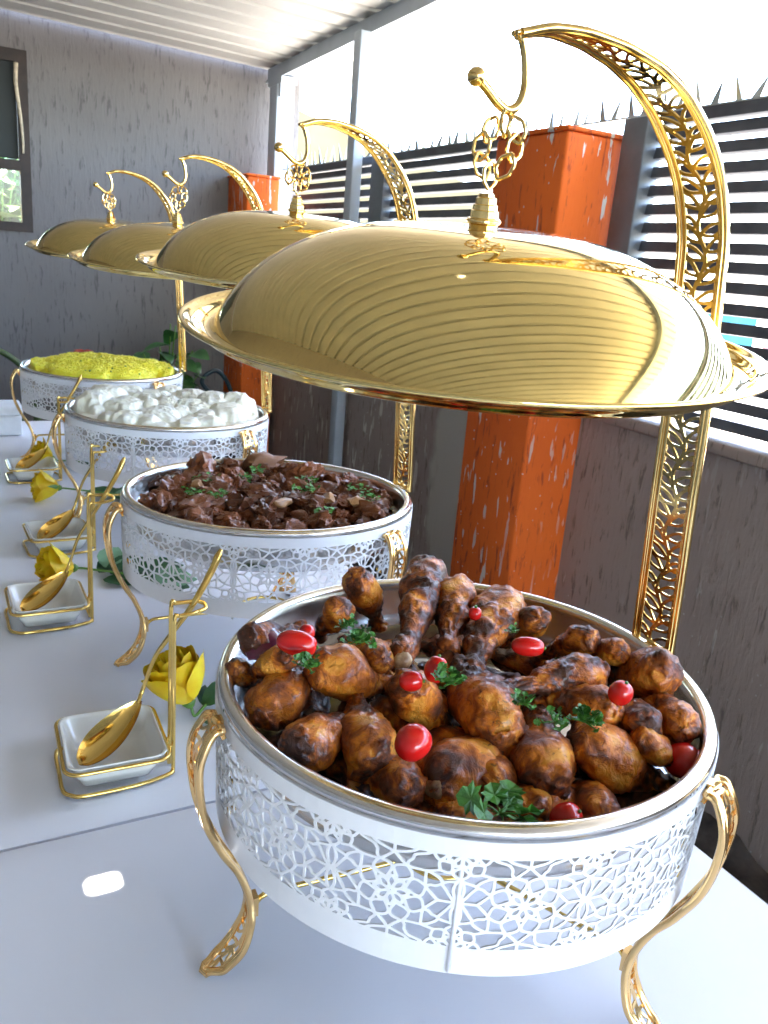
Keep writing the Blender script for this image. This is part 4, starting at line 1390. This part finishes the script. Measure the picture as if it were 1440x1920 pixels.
for k, (x, y, rz) in enumerate([(-.012, -.072, .4), (.078, -.088, -.3), (-.085, .030, 1.2), (.050, -.070, .9)]):
    o = link('tripe_piece', chunk_mesh(400 + k, 2), None, M['fat'])
    o.matrix_world = DM[1] @ Matrix.Translation((x, y, .004)) @ Matrix.Rotation(rz, 4, 'Z') @ Matrix.Diagonal((.015, .009, .0065, 1))
    tag(o, ['tan fatty piece in the middle front of the stew', 'wide tan fatty piece at the front right of the stew', 'small tan piece beside the herbs at the left', 'tan piece behind the wide one at the right'][k], 'fat piece', 'tan pieces in the stew')
HB = [(-.072, .040, .014, 'big cluster of bright chopped herbs at the back left of the stew'), (-.105, -.012, .010, 'chopped herbs near the left wall of the stew pan'), (-.078, -.030, .009, 'small chopped herbs left of centre'),
      (.010, .075, .008, 'chopped herbs behind the centre of the stew'), (.035, -.030, .014, 'wide cluster of chopped herbs right of centre'), (.055, .010, .011, 'pale green chopped herbs on a beef chunk at the right'),
      (.105, -.040, .012, 'chopped herbs near the right wall of the stew pan'), (.100, -.085, .010, 'herb leaf hanging at the right front of the stew'), (.020, -.125, .009, 'tiny herbs at the front rim of the stew pan'), (-.02, .045, .008, 'sparse chopped herbs in the middle of the stew')]
for k, (x, y, s, lab) in enumerate(HB):
    rs = random.Random(500 + k)
    mb = MB()
    for q in range(26):
        a = rs.uniform(0, 6.28); r = s * math.sqrt(rs.random()) * 1.3
        p = Vector((r * math.cos(a), r * math.sin(a), rs.uniform(-.002, .004)))
        leaflet(mb, p, Vector((rs.uniform(-1, 1), rs.uniform(-1, 1), rs.uniform(-.3, .6))), Vector((rs.uniform(-.4, .4), rs.uniform(-.4, .4), 1)), rs.uniform(.0035, .0065), rs)
    o = link('herb_cluster', mb.mesh('herb_cluster'), None, M['herb'])
    o.matrix_world = DM[1] @ Matrix.Translation((x, y, .006))
    tag(o, lab, 'herbs', 'chopped herbs on the beef stew')

# ------------------------------------------------------------------ white pap and yellow rice
def blob_heap(dm, seed, blobs, rmax, base, edge, name, mat, label, cat, amp, nr=90, na=220, fs=60, warp=.010):
    """heap: many overlapping rounded lumps taken as a height field"""
    off = Vector((seed, seed * 2, 0))
    def z(x, y):
        r = math.hypot(x, y)
        h = edge
        x0_, y0_ = x, y
        x += warp * noise.noise(Vector((x0_ * 38, y0_ * 38, 7)) + off) + warp * .5 * noise.noise(Vector((x0_ * 90, y0_ * 90, 1)) + off)
        y += warp * noise.noise(Vector((x0_ * 38, y0_ * 38, 17)) + off) + warp * .5 * noise.noise(Vector((x0_ * 90, y0_ * 90, 11)) + off)
        for bx, by, br, bh in blobs:
            d2 = (x - bx) ** 2 + (y - by) ** 2
            if d2 < br * br:
                h = max(h, edge + (bh - edge) * (1 - d2 / (br * br)) ** .5)
        n = noise.fractal(Vector((x * fs, y * fs, 0)) + off, .8, 2, 6) * amp
        n += abs(noise.noise(Vector((x * fs * .5, y * fs * .5, 3)) + off)) * amp * 1.4
        f = min(1, max(0, (rmax - r) / .006))
        return (h + n) * f + (1 - f) * (edge - .012)
    return disc_surface(dm, rmax, z, name, mat, label, cat, nr, na)
def starch_mat():
    m, nt, b = newmat('white maize pap')
    v = coords(nt); n = noise_n(nt, 70, 5, .6, v)
    r = ramp(nt, n.outputs[0], [(.3, (.82, .76, .58)), (.7, (.88, .85, .72))])
    nt.links.new(r.outputs[0], b.inputs['Base Color']); b.inputs['Roughness'].default_value = .45
    b.inputs['Subsurface Weight'].default_value = .3; b.inputs['Subsurface Scale'].default_value = .3; b.inputs['Subsurface Radius'].default_value = (.01, .009, .006)
    bump(nt, b, n.outputs[0], .5, .003)
    return m
M['pap'] = starch_mat()
rnd = random.Random(5)
bl = [(-.125, .02, .040, .030), (-.10, .055, .045, .034), (-.06, .07, .04, .030), (-.08, -.02, .042, .024), (-.02, .03, .05, .028), (.02, .07, .04, .030), (.05, .02, .045, .032), (.035, -.05, .045, .022),
      (.075, -.03, .045, .036), (.10, .04, .03, .020), (.115, -.045, .038, .038), (.085, -.085, .040, .026), (-.03, -.07, .045, .016), (.03, -.115, .035, .010), (-.09, -.08, .04, .010), (.128, -.005, .03, .022), (-.005, -.02, .04, .026)]
for k in range(46):
    a = rnd.uniform(0, 6.28); r = .148 * math.sqrt(rnd.random())
    x, y = r * math.cos(a), r * math.sin(a)
    bl.append((x, y, rnd.uniform(.020, .038), -.002 + .022 * (1 - (r / .16) ** 2) + rnd.uniform(0, .008)))
blob_heap(DM[2], 3, bl, .168, 0, -.004, 'pap_heap', M['pap'], 'heaped lumpy white maize pap filling the third pan', 'pap', .0015, 130, 380, 120, .009)
m, nt, b = newmat('yellow rice')
v = coords(nt); n = noise_n(nt, 160, 4, .6, v)
r = ramp(nt, n.outputs[0], [(.3, (.93, .76, .015)), (.7, (.95, .88, .09))])
nt.links.new(r.outputs[0], b.inputs['Base Color']); b.inputs['Roughness'].default_value = .5
b.inputs['Subsurface Weight'].default_value = .15; b.inputs['Subsurface Scale'].default_value = .2
bump(nt, b, n.outputs[0], .6, .003)
M['rice'] = m
bl = []
for k in range(60):
    a = rnd.uniform(0, 6.28); r = .15 * math.sqrt(rnd.random())
    bl.append((r * math.cos(a), r * math.sin(a), rnd.uniform(.03, .06), .004 + .016 * (1 - (r / .16) ** 2) + rnd.uniform(0, .005)))
rice = blob_heap(DM[3], 9, bl, .166, 0, -.010, 'rice_bed', M['rice'], 'bright yellow rice dotted with dark bits filling the farthest pan', 'rice', .0022, 80, 200, 120)
# loose grains on the surface of the rice
import bisect
rme = rice.data
top = [v_.co.copy() for v_ in rme.vertices if v_.co.xy.length < .158]
gm = MB(); rnd = random.Random(8)
for k in range(9000):
    c = rnd.choice(top) + Vector((rnd.uniform(-.001, .001), rnd.uniform(-.001, .001), .0006))
    d = Vector((rnd.uniform(-1, 1), rnd.uniform(-1, 1), rnd.uniform(-.5, .7))).normalized(); s = rnd.uniform(.0026, .0036)
    b_ = d.orthogonal().normalized(); e = d.cross(b_)
    q = .0009
    gm.add([c - d * s, c + b_ * q, c + e * q, c - b_ * q, c - e * q, c + d * s], [(0, 2, 1), (0, 3, 2), (0, 4, 3), (0, 1, 4), (5, 1, 2), (5, 2, 3), (5, 3, 4), (5, 4, 1)])
o = link('rice_grains', gm.mesh('rice_grains', smooth=True), None, M['rice']); o.matrix_world = DM[3]
tag(o, 'loose yellow rice grains over the top of the rice bed', 'rice grains', kind='stuff')
for k in range(22):
    c = rnd.choice(top)
    mb = MB(); mb.lathe([(0, -.0024), (.0022, -.001), (.0025, .0006), (0, .0024)], 7)
    o = link('dark_seed', mb.mesh('dark_seed', smooth=True), None, M['parsley'])
    o.matrix_world = DM[3] @ Matrix.Translation(c + Vector((0, 0, .001)))
    tag(o, 'dark green speck in the yellow rice', 'herb speck', 'dark specks in the yellow rice')

# ------------------------------------------------------------------ spoon rests, spoons
def rounded_rect(hx, hy, r, n=6):
    pts = []
    for cx, cy, a0 in ((hx - r, hy - r, 0), (-hx + r, hy - r, PI / 2), (-hx + r, -hy + r, PI), (hx - r, -hy + r, 1.5 * PI)):
        for k in range(n + 1):
            a = a0 + PI / 2 * k / n
            pts.append((cx + r * math.cos(a), cy + r * math.sin(a)))
    return pts
dish = MB()
rows = [(.028, .030, .006, .0085), (.0335, .036, .008, .0065), (.040, .0435, .011, .020), (.0455, .0495, .012, .0335), (.0468, .0508, .012, .0350), (.0462, .0502, .012, .0358), (.0445, .0485, .012, .0352), (.0425, .0465, .012, .0325), (.037, .041, .011, .0180), (.030, .033, .010, .0105), (.022, .025, .009, .0095)]
vs = []
for hx, hy, r, z in rows: vs += [(x, y, z) for x, y in rounded_rect(hx, hy, r)]
N = len(rounded_rect(1, 1, .2))
fs = [tuple(range(N - 1, -1, -1))]
for i in range(len(rows) - 1):
    for k in range(N):
        k2 = (k + 1) % N
        fs.append((i * N + k, i * N + k2, (i + 1) * N + k2, (i + 1) * N + k))
fs.append(tuple((len(rows) - 1) * N + k for k in range(N)))
dish.add(vs, fs)
dish_me = dish.mesh('sauce_dish', smooth=True); dish_me.materials.append(M['porcelain'])
wire = MB()
VX, VY = .0545, -.031
path = [(.078, VY + .017, .1715), (.074, VY + .004, .1715), (.066, VY + .002, .1715), (VX + .004, VY, .1710), (VX, VY, .166), (VX, VY, .10), (VX, VY, .008), (VX - .001, VY - .002, .003),
        (VX - .006, VY - .006, .0022), (.020, -.0445, .0022), (-.030, -.0465, .0022), (-.044, -.041, .0022), (-.050, -.030, .0022), (-.0505, .0, .0022), (-.0505, .032, .0022), (-.042, .043, .0022), (.0, .045, .0022), (.038, .043, .0022), (VX - .006, .030, .0022), (VX - .001, .010, .0022),
        (VX - .001, VY + .016, .003), (VX - .001, VY + .0145, .010), (VX, VY + .0145, .10), (VX, VY + .0145, .1745), (VX + .004, VY + .0145, .178), (.066, VY + .0150, .178), (.080, VY + .017, .177), (.0865, VY + .014, .175), (.086, VY + .008, .1725), (.078, VY + .004, .1715)]
pth = smoothpath(path[3:], 5)
wire.tube(pth, .0021, 8)
wire.tube(smoothpath([path[-1], (.070, VY + .001, .1713), path[3]], 4), .0021, 8)
ring = [(x, y, .0305) for x, y in rounded_rect(.0492, .0532, .014, 5)]
# upper ring opens at the upright wires
wire.tube(ring, .0020, 8, closed=True)
wire.tube([(.0492, VY, .0305), (VX, VY, .0305)], .0016, 6); wire.tube([(.0492, VY + .0145, .0305), (VX, VY + .0145, .0305)], .0016, 6)
wire_me = wire.mesh('spoon_rest', smooth=True); wire_me.materials.append(M['gold_wire'])

def spoon_mesh():
    mb = MB()
    tip, neck = Vector((-.034, -.028, .0255)), Vector((.030, .012, .062))
    ax = (neck - tip).normalized(); L = (neck - tip).length
    side = ax.cross(Vector((-.25, -.35, 1))).normalized()
    nrm = side.cross(ax).normalized()
    if nrm.z < 0: nrm = -nrm
    nu, nv = 26, 14
    for s in (0, 1):
        vs = []
        for i in range(nu + 1):
            t = i / nu
            w = .0205 * (max(0, math.sin(PI * min(1, t ** .85)))) ** .62 * (1 - .18 * t)
            if i == nu: w = .0022
            if i == 0: w = .0012
            for j in range(nv + 1):
                v = -1 + 2 * j / nv
                dep = .0105 * (1 - v * v) * math.sin(PI * t) ** .7 if 0 < t < 1 else 0
                p = tip + ax * (L * t) + side * (w * v) - nrm * (dep + s * .0009)
                vs.append(p)
        fs = [(i * (nv + 1) + j, (i + 1) * (nv + 1) + j, (i + 1) * (nv + 1) + j + 1, i * (nv + 1) + j + 1) for i in range(nu) for j in range(nv)]
        if s: fs = [tuple(reversed(f)) for f in fs]
        mb.add(vs, fs)
    h = smoothpath([neck - ax * .004, neck + Vector((.004, .004, .012)), (.0445, .010, .110), (.0585, -.002, .140), (.0745, -.0165, .1735), (.094, -.010, .204), (.105, -.006, .2265)], 6)
    n = len(h)
    rad = [.0017 + (.0022 * max(0, (k / n - .35)) * 1.0) for k in range(n)]
    rad[-1] = .0012; rad[-2] = .0022
    mb.tube(h, rad, 10, flat=1.35)
    return mb.mesh('spoon', auto=50)
spoon_me = spoon_mesh(); spoon_me.materials.append(M['gold_wire'])
RST = [(-.203, .298, 0), (-.219, .680, 0), (-.168, .967, 0), (-.160, 1.429, 0)]
wl = ['nearest', 'second', 'third', 'farthest']
for i, (x, y, rz) in enumerate(RST):
    o = link('spoon_rest', wire_me, None, None, (x, y, TZ), (-.04, .0, .03, .0)[i])
    tag(o, wl[i] + ' gold wire spoon rest, ' + ['in front of the leaning yellow rose', 'left of the beef stew', 'left of the pap dish, behind a rose', 'near the white box'][i], 'spoon rest', 'gold wire spoon rests')
    d = link('sauce_dish', dish_me, None, None, (x, y, TZ - .001), (-.04, .0, .03, .0)[i])
    tag(d, ['large looking cream square dish in the nearest gold wire rest', 'cream square dish in the second wire rest, at the left edge', 'cream square dish in the third wire rest, between two yellow roses', 'small looking cream square dish in the farthest wire rest'][i], 'dish', 'cream dishes in the spoon rests')
    s = link('spoon', spoon_me, None, None, (x, y, TZ), (-.04, .0, .03, .0)[i])
    tag(s, ['gold serving spoon leaning in the nearest wire rest, handle before the stew stand', 'gold serving spoon in the second wire rest', 'gold serving spoon in the third wire rest, handle over the pap stand', 'gold serving spoon in the farthest wire rest'][i], 'spoon', 'gold serving spoons')

# ------------------------------------------------------------------ roses
M['petal'] = None
m, nt, b = newmat('yellow rose petal')
oi = nd(nt, 'ShaderNodeObjectInfo')
v = coords(nt); n = noise_n(nt, 40, 3, .5, v)
c1 = ramp(nt, n.outputs[0], [(.3, (.82, .50, .004)), (.7, (.90, .70, .02))]).outputs[0]
nt.links.new(c1, b.inputs['Base Color']); b.inputs['Roughness'].default_value = .5
b.inputs['Subsurface Weight'].default_value = .35; b.inputs['Subsurface Scale'].default_value = .3; b.inputs['Subsurface Radius'].default_value = (.008, .005, .001)
M['petal'] = m
M['leafy'] = simple('dark rose leaf', (.022, .085, .028), .4, 0, 30, .35, .3, 80)
M['leaf_pale'] = simple('underside of rose leaf', (.16, .30, .17), .55, 0, 30, .2)
M['stemg'] = simple('green rose stem', (.10, .22, .03), .45, 0, 60, .2)

def leaf_mesh(L, W, curl=.15, name='leaf', fold=.2, n=10):
    mb = MB(); vs = []
    for i in range(n + 1):
        t = i / n
        w = W * math.sin(PI * t ** .8) ** .85 if 0 < t < 1 else .0004
        for j in range(5):
            s = -1 + j / 2
            tooth = 1 + (.06 if (i % 2 and abs(s) == 1) else 0)
            vs.append((L * t, w * s * tooth, -curl * L * t * t + fold * w * abs(s) + .02 * L * math.sin(6 * t + j)))
    fs = [(i * 5 + j, (i + 1) * 5 + j, (i + 1) * 5 + j + 1, i * 5 + j + 1) for i in range(n) for j in range(4)]
    mb.add(vs, fs)
    me = mb.mesh(name, smooth=True)
    return me

def rose(loc, axis, size, label, seed, stem_to, leaves, open_=.35):
    """bloom axis points out of the flower; stem runs to stem_to"""
    rs = random.Random(seed)
    t = thing('yellow_rose', label, 'rose', loc, 0, 'yellow roses laid along the table')
    ax = Vector(axis).normalized()
    q = ax.to_track_quat('Z', 'Y').to_matrix().to_4x4()
    # petals: spiral of cupped sheets, each one a part
    for k in range(20):
        f = k / 19
        mb = MB(); nu, nv = 10, 10; vs = []
        ang = k * 2.4 + rs.uniform(-.2, .2)
        rad = size * (.06 + .40 * f ** .8)
        hgt = size * (1.02 - .14 * f)
        flare = open_ * f * f * size
        for i in range(nu + 1):
            tt_ = i / nu
            for j in range(nv + 1):
                s = -1 + 2 * j / nv
                span = (1.2 - .2 * f) * (math.sin(PI * (.12 + .66 * tt_)) ** .5)
                a = ang + s * span
                r = rad * (.28 + .82 * math.sin(PI * .62 * tt_ ** .8)) + flare * tt_ ** 3 + .02 * size * noise.noise(Vector((a * 2, tt_ * 3, k)))
                z = hgt * tt_ * (1 - .22 * s * s) - flare * .35 * tt_ ** 4 + .04 * size * noise.noise(Vector((a * 3, tt_ * 2, k + 9))) * tt_
                vs.append((r * math.cos(a), r * math.sin(a), z))
        fs = [(i * (nv + 1) + j, (i + 1) * (nv + 1) + j, (i + 1) * (nv + 1) + j + 1, i * (nv + 1) + j + 1) for i in range(nu) for j in range(nv)]
        mb.add(vs, fs)
        o = link('petal', mb.mesh('petal', smooth=True), t, M['petal']); o.matrix_local = q
    se = MB(); se.lathe([(0, -.16 * size), (.07 * size, -.13 * size), (.13 * size, -.04 * size), (.10 * size, .02 * size), (0, .03 * size)], 12)
    o = link('sepal_base', se.mesh('sepal_base', smooth=True), t, M['stemg']); o.matrix_local = q
    sl = leaf_mesh(size * .55, size * .09, -.5, 'sepal'); sl.materials.append(M['stemg'])
    for k in range(5):
        o = link('sepal', sl, t); o.matrix_local = q @ Matrix.Rotation(k * 1.257 + .3, 4, 'Z') @ Matrix.Translation((.07 * size, 0, -.02 * size)) @ Matrix.Rotation(-.5 + rs.uniform(-.4, .4), 4, 'Y')
    base = q @ Vector((0, 0, -.14 * size))
    st = Vector(stem_to)
    mid = (base + st) / 2 + Vector((0, 0, -.25 * base.z))
    sp_ = smoothpath([base, base - ax * .012 + Vector((0, 0, 0)), mid, st], 6)
    mb = MB(); mb.tube(sp_, .0017, 7)
    link('stem', mb.mesh('stem', smooth=True), t, M['stemg'])
    for (lx, ly, lz, L, W, az, el, roll, pale) in leaves:
        me = leaf_mesh(L, W, .12)
        o = link('leaf', me, t, M['leaf_pale'] if pale else M['leafy'], (lx, ly, lz))
        o.rotation_euler = (roll, -el, az)
    return t
# bloom positions are relative to the table top
rose((-.110, .356, TZ + .024), (-.35, .15, .90), .062, 'yellow rose standing half upright behind the nearest spoon rest', 1, (.045, .01, -.018),
     [(.010, -.012, -.018, .055, .015, -.5, .05, .2, 0), (.018, .004, -.012, .05, .012, .3, .5, .5, 0), (.035, -.012, -.019, .06, .018, -.25, .0, .1, 0), (.050, .01, -.018, .07, .022, -.5, .02, -.1, 0), (.02, .01, -.015, .035, .008, 1.2, .3, .2, 0)], .14)
rose((-.168, .800, TZ + .024), (-1, -.12, .20), .054, 'open yellow rose with ruffled petals behind the second spoon rest', 2, (.13, -.03, -.020),
     [(.040, .01, -.016, .055, .016, .7, .25, .3, 0), (.042, -.015, -.018, .055, .016, -.5, .05, .2, 0), (.050, .002, -.012, .065, .018, .25, .30, .2, 0), (.055, .0, -.016, .075, .022, .15, .05, .2, 0), (.06, -.02, -.018, .08, .020, -.1, .02, -.1, 0), (.085, -.035, -.019, .09, .026, -.45, .03, .1, 0), (.09, .0, -.015, .08, .024, -.05, .15, .2, 0), (.11, -.04, -.018, .07, .024, -.2, .1, .3, 1), (.05, .015, -.01, .05, .02, .9, .5, .2, 1)], .26)
rose((-.130, 1.255, TZ + .024), (-1, .05, .14), .052, 'tightly cupped yellow rose in front of the farthest spoon rest', 3, (.14, -.02, -.020),
     [(.05, .0, -.016, .09, .022, .1, .05, .1, 0), (.07, -.01, -.017, .10, .024, -.15, .05, .1, 0), (.10, -.02, -.018, .09, .026, -.3, .1, .3, 1), (.11, .0, -.017, .09, .024, .1, .05, .1, 0)], .22)
rose((-.112, 1.500, TZ + .026), (-.9, -.1, .45), .046, 'yellow rose mostly hidden behind the farthest cream dish', 4, (.08, .02, -.020),
     [(.03, .0, -.018, .06, .016, .3, .05, .1, 0), (.04, -.01, -.018, .06, .018, -.3, .05, .1, 0)], .30)
# fern like sprig beside the first rose
t = thing('fern_sprig', 'thin grey green fern sprig pointing up beside the nearest rose', 'sprig', (-.085, .345, TZ + .004))
mb = MB(); sp_ = smoothpath([(0, 0, 0), (.015, .005, .012), (.032, .012, .026), (.045, .020, .046)], 6); mb.tube(sp_, .0009, 6)
link('stem', mb.mesh('stem', smooth=True), t, M['leafy'])
fl = leaf_mesh(.010, .002, .1); fl.materials.append(M['leafy'])
for k in range(3, len(sp_)):
    for s in (-1, 1):
        o = link('leaflet', fl, t, None, sp_[k]); o.rotation_euler = (0, -.5, .5 + s * .9)

# ------------------------------------------------------------------ white box, plants, can at the far end
t = thing('foam_box', 'white lidded foam box at the left edge of the far table', 'box', (-.215, 1.905, TZ))
link('box_body', bevel_box(-.075, .075, -.05, .05, .0005, .054, .006, 3, 'box_body'), t, M['foam'])
link('lid', bevel_box(-.079, .079, -.054, .054, .0545, .078, .007, 3, 'lid'), t, M['foam'])

def bush(loc, label, seed, n, h, r, L, W, mat, cat='plant', name='leafy_plant', group=None):
    rs = random.Random(seed)
    t = thing(name, label, cat, loc, 0, group)
    for k in range(n):
        a = rs.uniform(0, 6.28); e = rs.uniform(.3, 1.3)
        top = Vector((math.cos(a) * r * rs.uniform(.2, 1), math.sin(a) * r * rs.uniform(.2, 1), h * rs.uniform(.55, 1)))
        mb = MB(); mb.tube(smoothpath([(0, 0, 0), (top.x * .3, top.y * .3, top.z * .6), top], 4), [.004] * 4 + [.003] * 5, 6)
        link('stalk', mb.mesh('stalk', smooth=True), t, M['stemg'])
        for q in range(rs.randint(3, 5)):
            f = rs.uniform(.5, 1)
            p = Vector((top.x * f ** 1.5, top.y * f ** 1.5, top.z * f))
            o = link('leaf', leaf_mesh(L * rs.uniform(.7, 1.1), W * rs.uniform(.8, 1.1), rs.uniform(.1, .5)), t, mat, p)
            o.rotation_euler = (rs.uniform(-.5, .5), -rs.uniform(-.5, .7), rs.uniform(0, 6.28))
    return t
M['plantleaf'] = simple('glossy garden leaf', (.035, .13, .03), .38, 0, 12, .4, .2)
M['plantleaf2'] = simple('dark garden leaf', (.012, .045, .018), .45, 0, 12, .4, .2)
bush((.60, 3.30, .30), 'broad leaved green plant behind the farthest stand, in front of the grey wall', 31, 15, .64, .17, .13, .036, M['plantleaf'])
bush((-.12, 3.10, .05), 'dark leafy plant low behind the far left corner of the table', 32, 14, .62, .26, .14, .035, M['plantleaf2'])
pot = MB(); pot.lathe([(0, 0), (.12, 0), (.16, .28), (.165, .30), (.15, .30), (.14, .27), (0, .27)], 32)
tag(link('plant_pot', pot.mesh('plant_pot', auto=50), None, M['wood'], (.60, 3.30, .0)), 'dark round pot under the broad leaved plant', 'pot')
M['teal'] = simple('dark teal plastic', (.012, .035, .045), .4, 0, 10, .2)
wc = thing('watering_can', 'dark teal plastic watering can beside the shaded orange pillar', 'watering can', (.80, 3.20, .42))
mb = MB(); mb.lathe([(0, 0), (.085, 0), (.095, .02), (.09, .15), (.06, .20), (.045, .215), (.03, .212), (.03, .20), (0, .19)], 28)
link('can_body', mb.mesh('can_body', auto=50), wc, M['teal'])
mb = MB(); mb.tube(smoothpath([(-.03, 0, .205), (-.075, 0, .27), (-.01, 0, .315), (.05, 0, .25), (.085, 0, .12)], 6), .010, 8)
link('handle', mb.mesh('handle', smooth=True), wc, M['teal'])
mb = MB(); mb.tube(smoothpath([(-.08, 0, .04), (-.15, 0, .16), (-.21, 0, .28)], 6), [.020] * 4 + [.015] * 5 + [.012] * 4, 10)
link('spout', mb.mesh('spout', smooth=True), wc, M['teal'])
bx = MB(); bx.box(-.14, .14, -.12, .12, 0, .4195)
tag(link('plinth', bevel_box(-.14, .14, -.12, .12, 0, .4195, .006, 2, 'plinth'), None, M['wood'], (.80, 3.20, 0)), 'dark wooden box carrying the watering can', 'box')
hz = thing('garden_hose', 'green hose bent in an arc behind the left end of the far table', 'hose', (-.06, 2.9, .0))
mb = MB(); mb.tube(smoothpath([(-.35, 0, .001), (-.22, 0, .6), (-.12, 0, .83), (.0, 0, .80), (.055, 0, .66), (.06, 0, .3), (.05, 0, .001)], 8), .011, 8)
link('hose_tube', mb.mesh('hose_tube', smooth=True), hz, simple('mossy green hose', (.05, .085, .02), .5, 0, 20, .3))
fl_ = thing('red_flower', 'small red flower head behind the yellow rice dish', 'flower', (.185, 3.0, .0))
mb = MB(); mb.tube([(0, 0, 0), (.01, 0, .4), (0, 0, .83)], .004, 6); link('stem', mb.mesh('stem'), fl_, M['stemg'])
pm_ = leaf_mesh(.045, .014, .3, 'petal'); pm_.materials.append(simple('red petal', (.5, .03, .01), .5))
for k in range(9):
    o = link('petal', pm_, fl_, None, (0, 0, .83)); o.rotation_euler = (0, -.35 + .15 * (k % 3), k * .7)

# added behind the window's clear pane to give its reflected green, yellow and red
bk = bush((.10, 5.5, .6), 'sunlit yellow green bush added behind the window for its reflected colours', 41, 34, 1.25, .45, .20, .08, simple('sunlit leaf', (.05, .085, .008), .5), name='garden_bush')
gw = MB(); gw.box(-3.5, 1.5, 6.6, 6.8, 0, 1.50)
tag(link('garden_wall', gw.mesh('garden_wall'), None, simple('brown garden wall', (.06, .045, .03), .9, 0, 5, .4)), 'brown garden wall added behind the lower window pane as a backdrop', 'wall')
bush((.35, 6.1, .5), 'tall green bush added as a backdrop behind the window umbrella', 43, 30, 1.9, .9, .26, .09, M['plantleaf'], name='garden_bush')
aw = thing('garden_umbrella', 'yellow and red striped garden umbrella added behind the window for its reflected colours', 'umbrella', (-.60, 4.85, 0))
mb = MB(); mb.lathe([(.0, 1.52), (.25, 1.46), (.62, 1.33), (.62, 1.325), (0, 1.50)], 12)
link('canopy', mb.mesh('canopy'), aw, simple('yellow umbrella cloth', (.30, .22, .005), .7))
mb = MB(); mb.lathe([(.60, 1.322), (.605, 1.25), (.60, 1.25), (.595, 1.322), (.60, 1.322)], 12)
link('valance', mb.mesh('valance'), aw, simple('red umbrella cloth', (.20, .015, .008), .7))
mb = MB(); mb.tube([(0, 0, 0), (0, 0, 1.49)], .015, 8); link('pole', mb.mesh('pole'), aw, M['fencepost'])
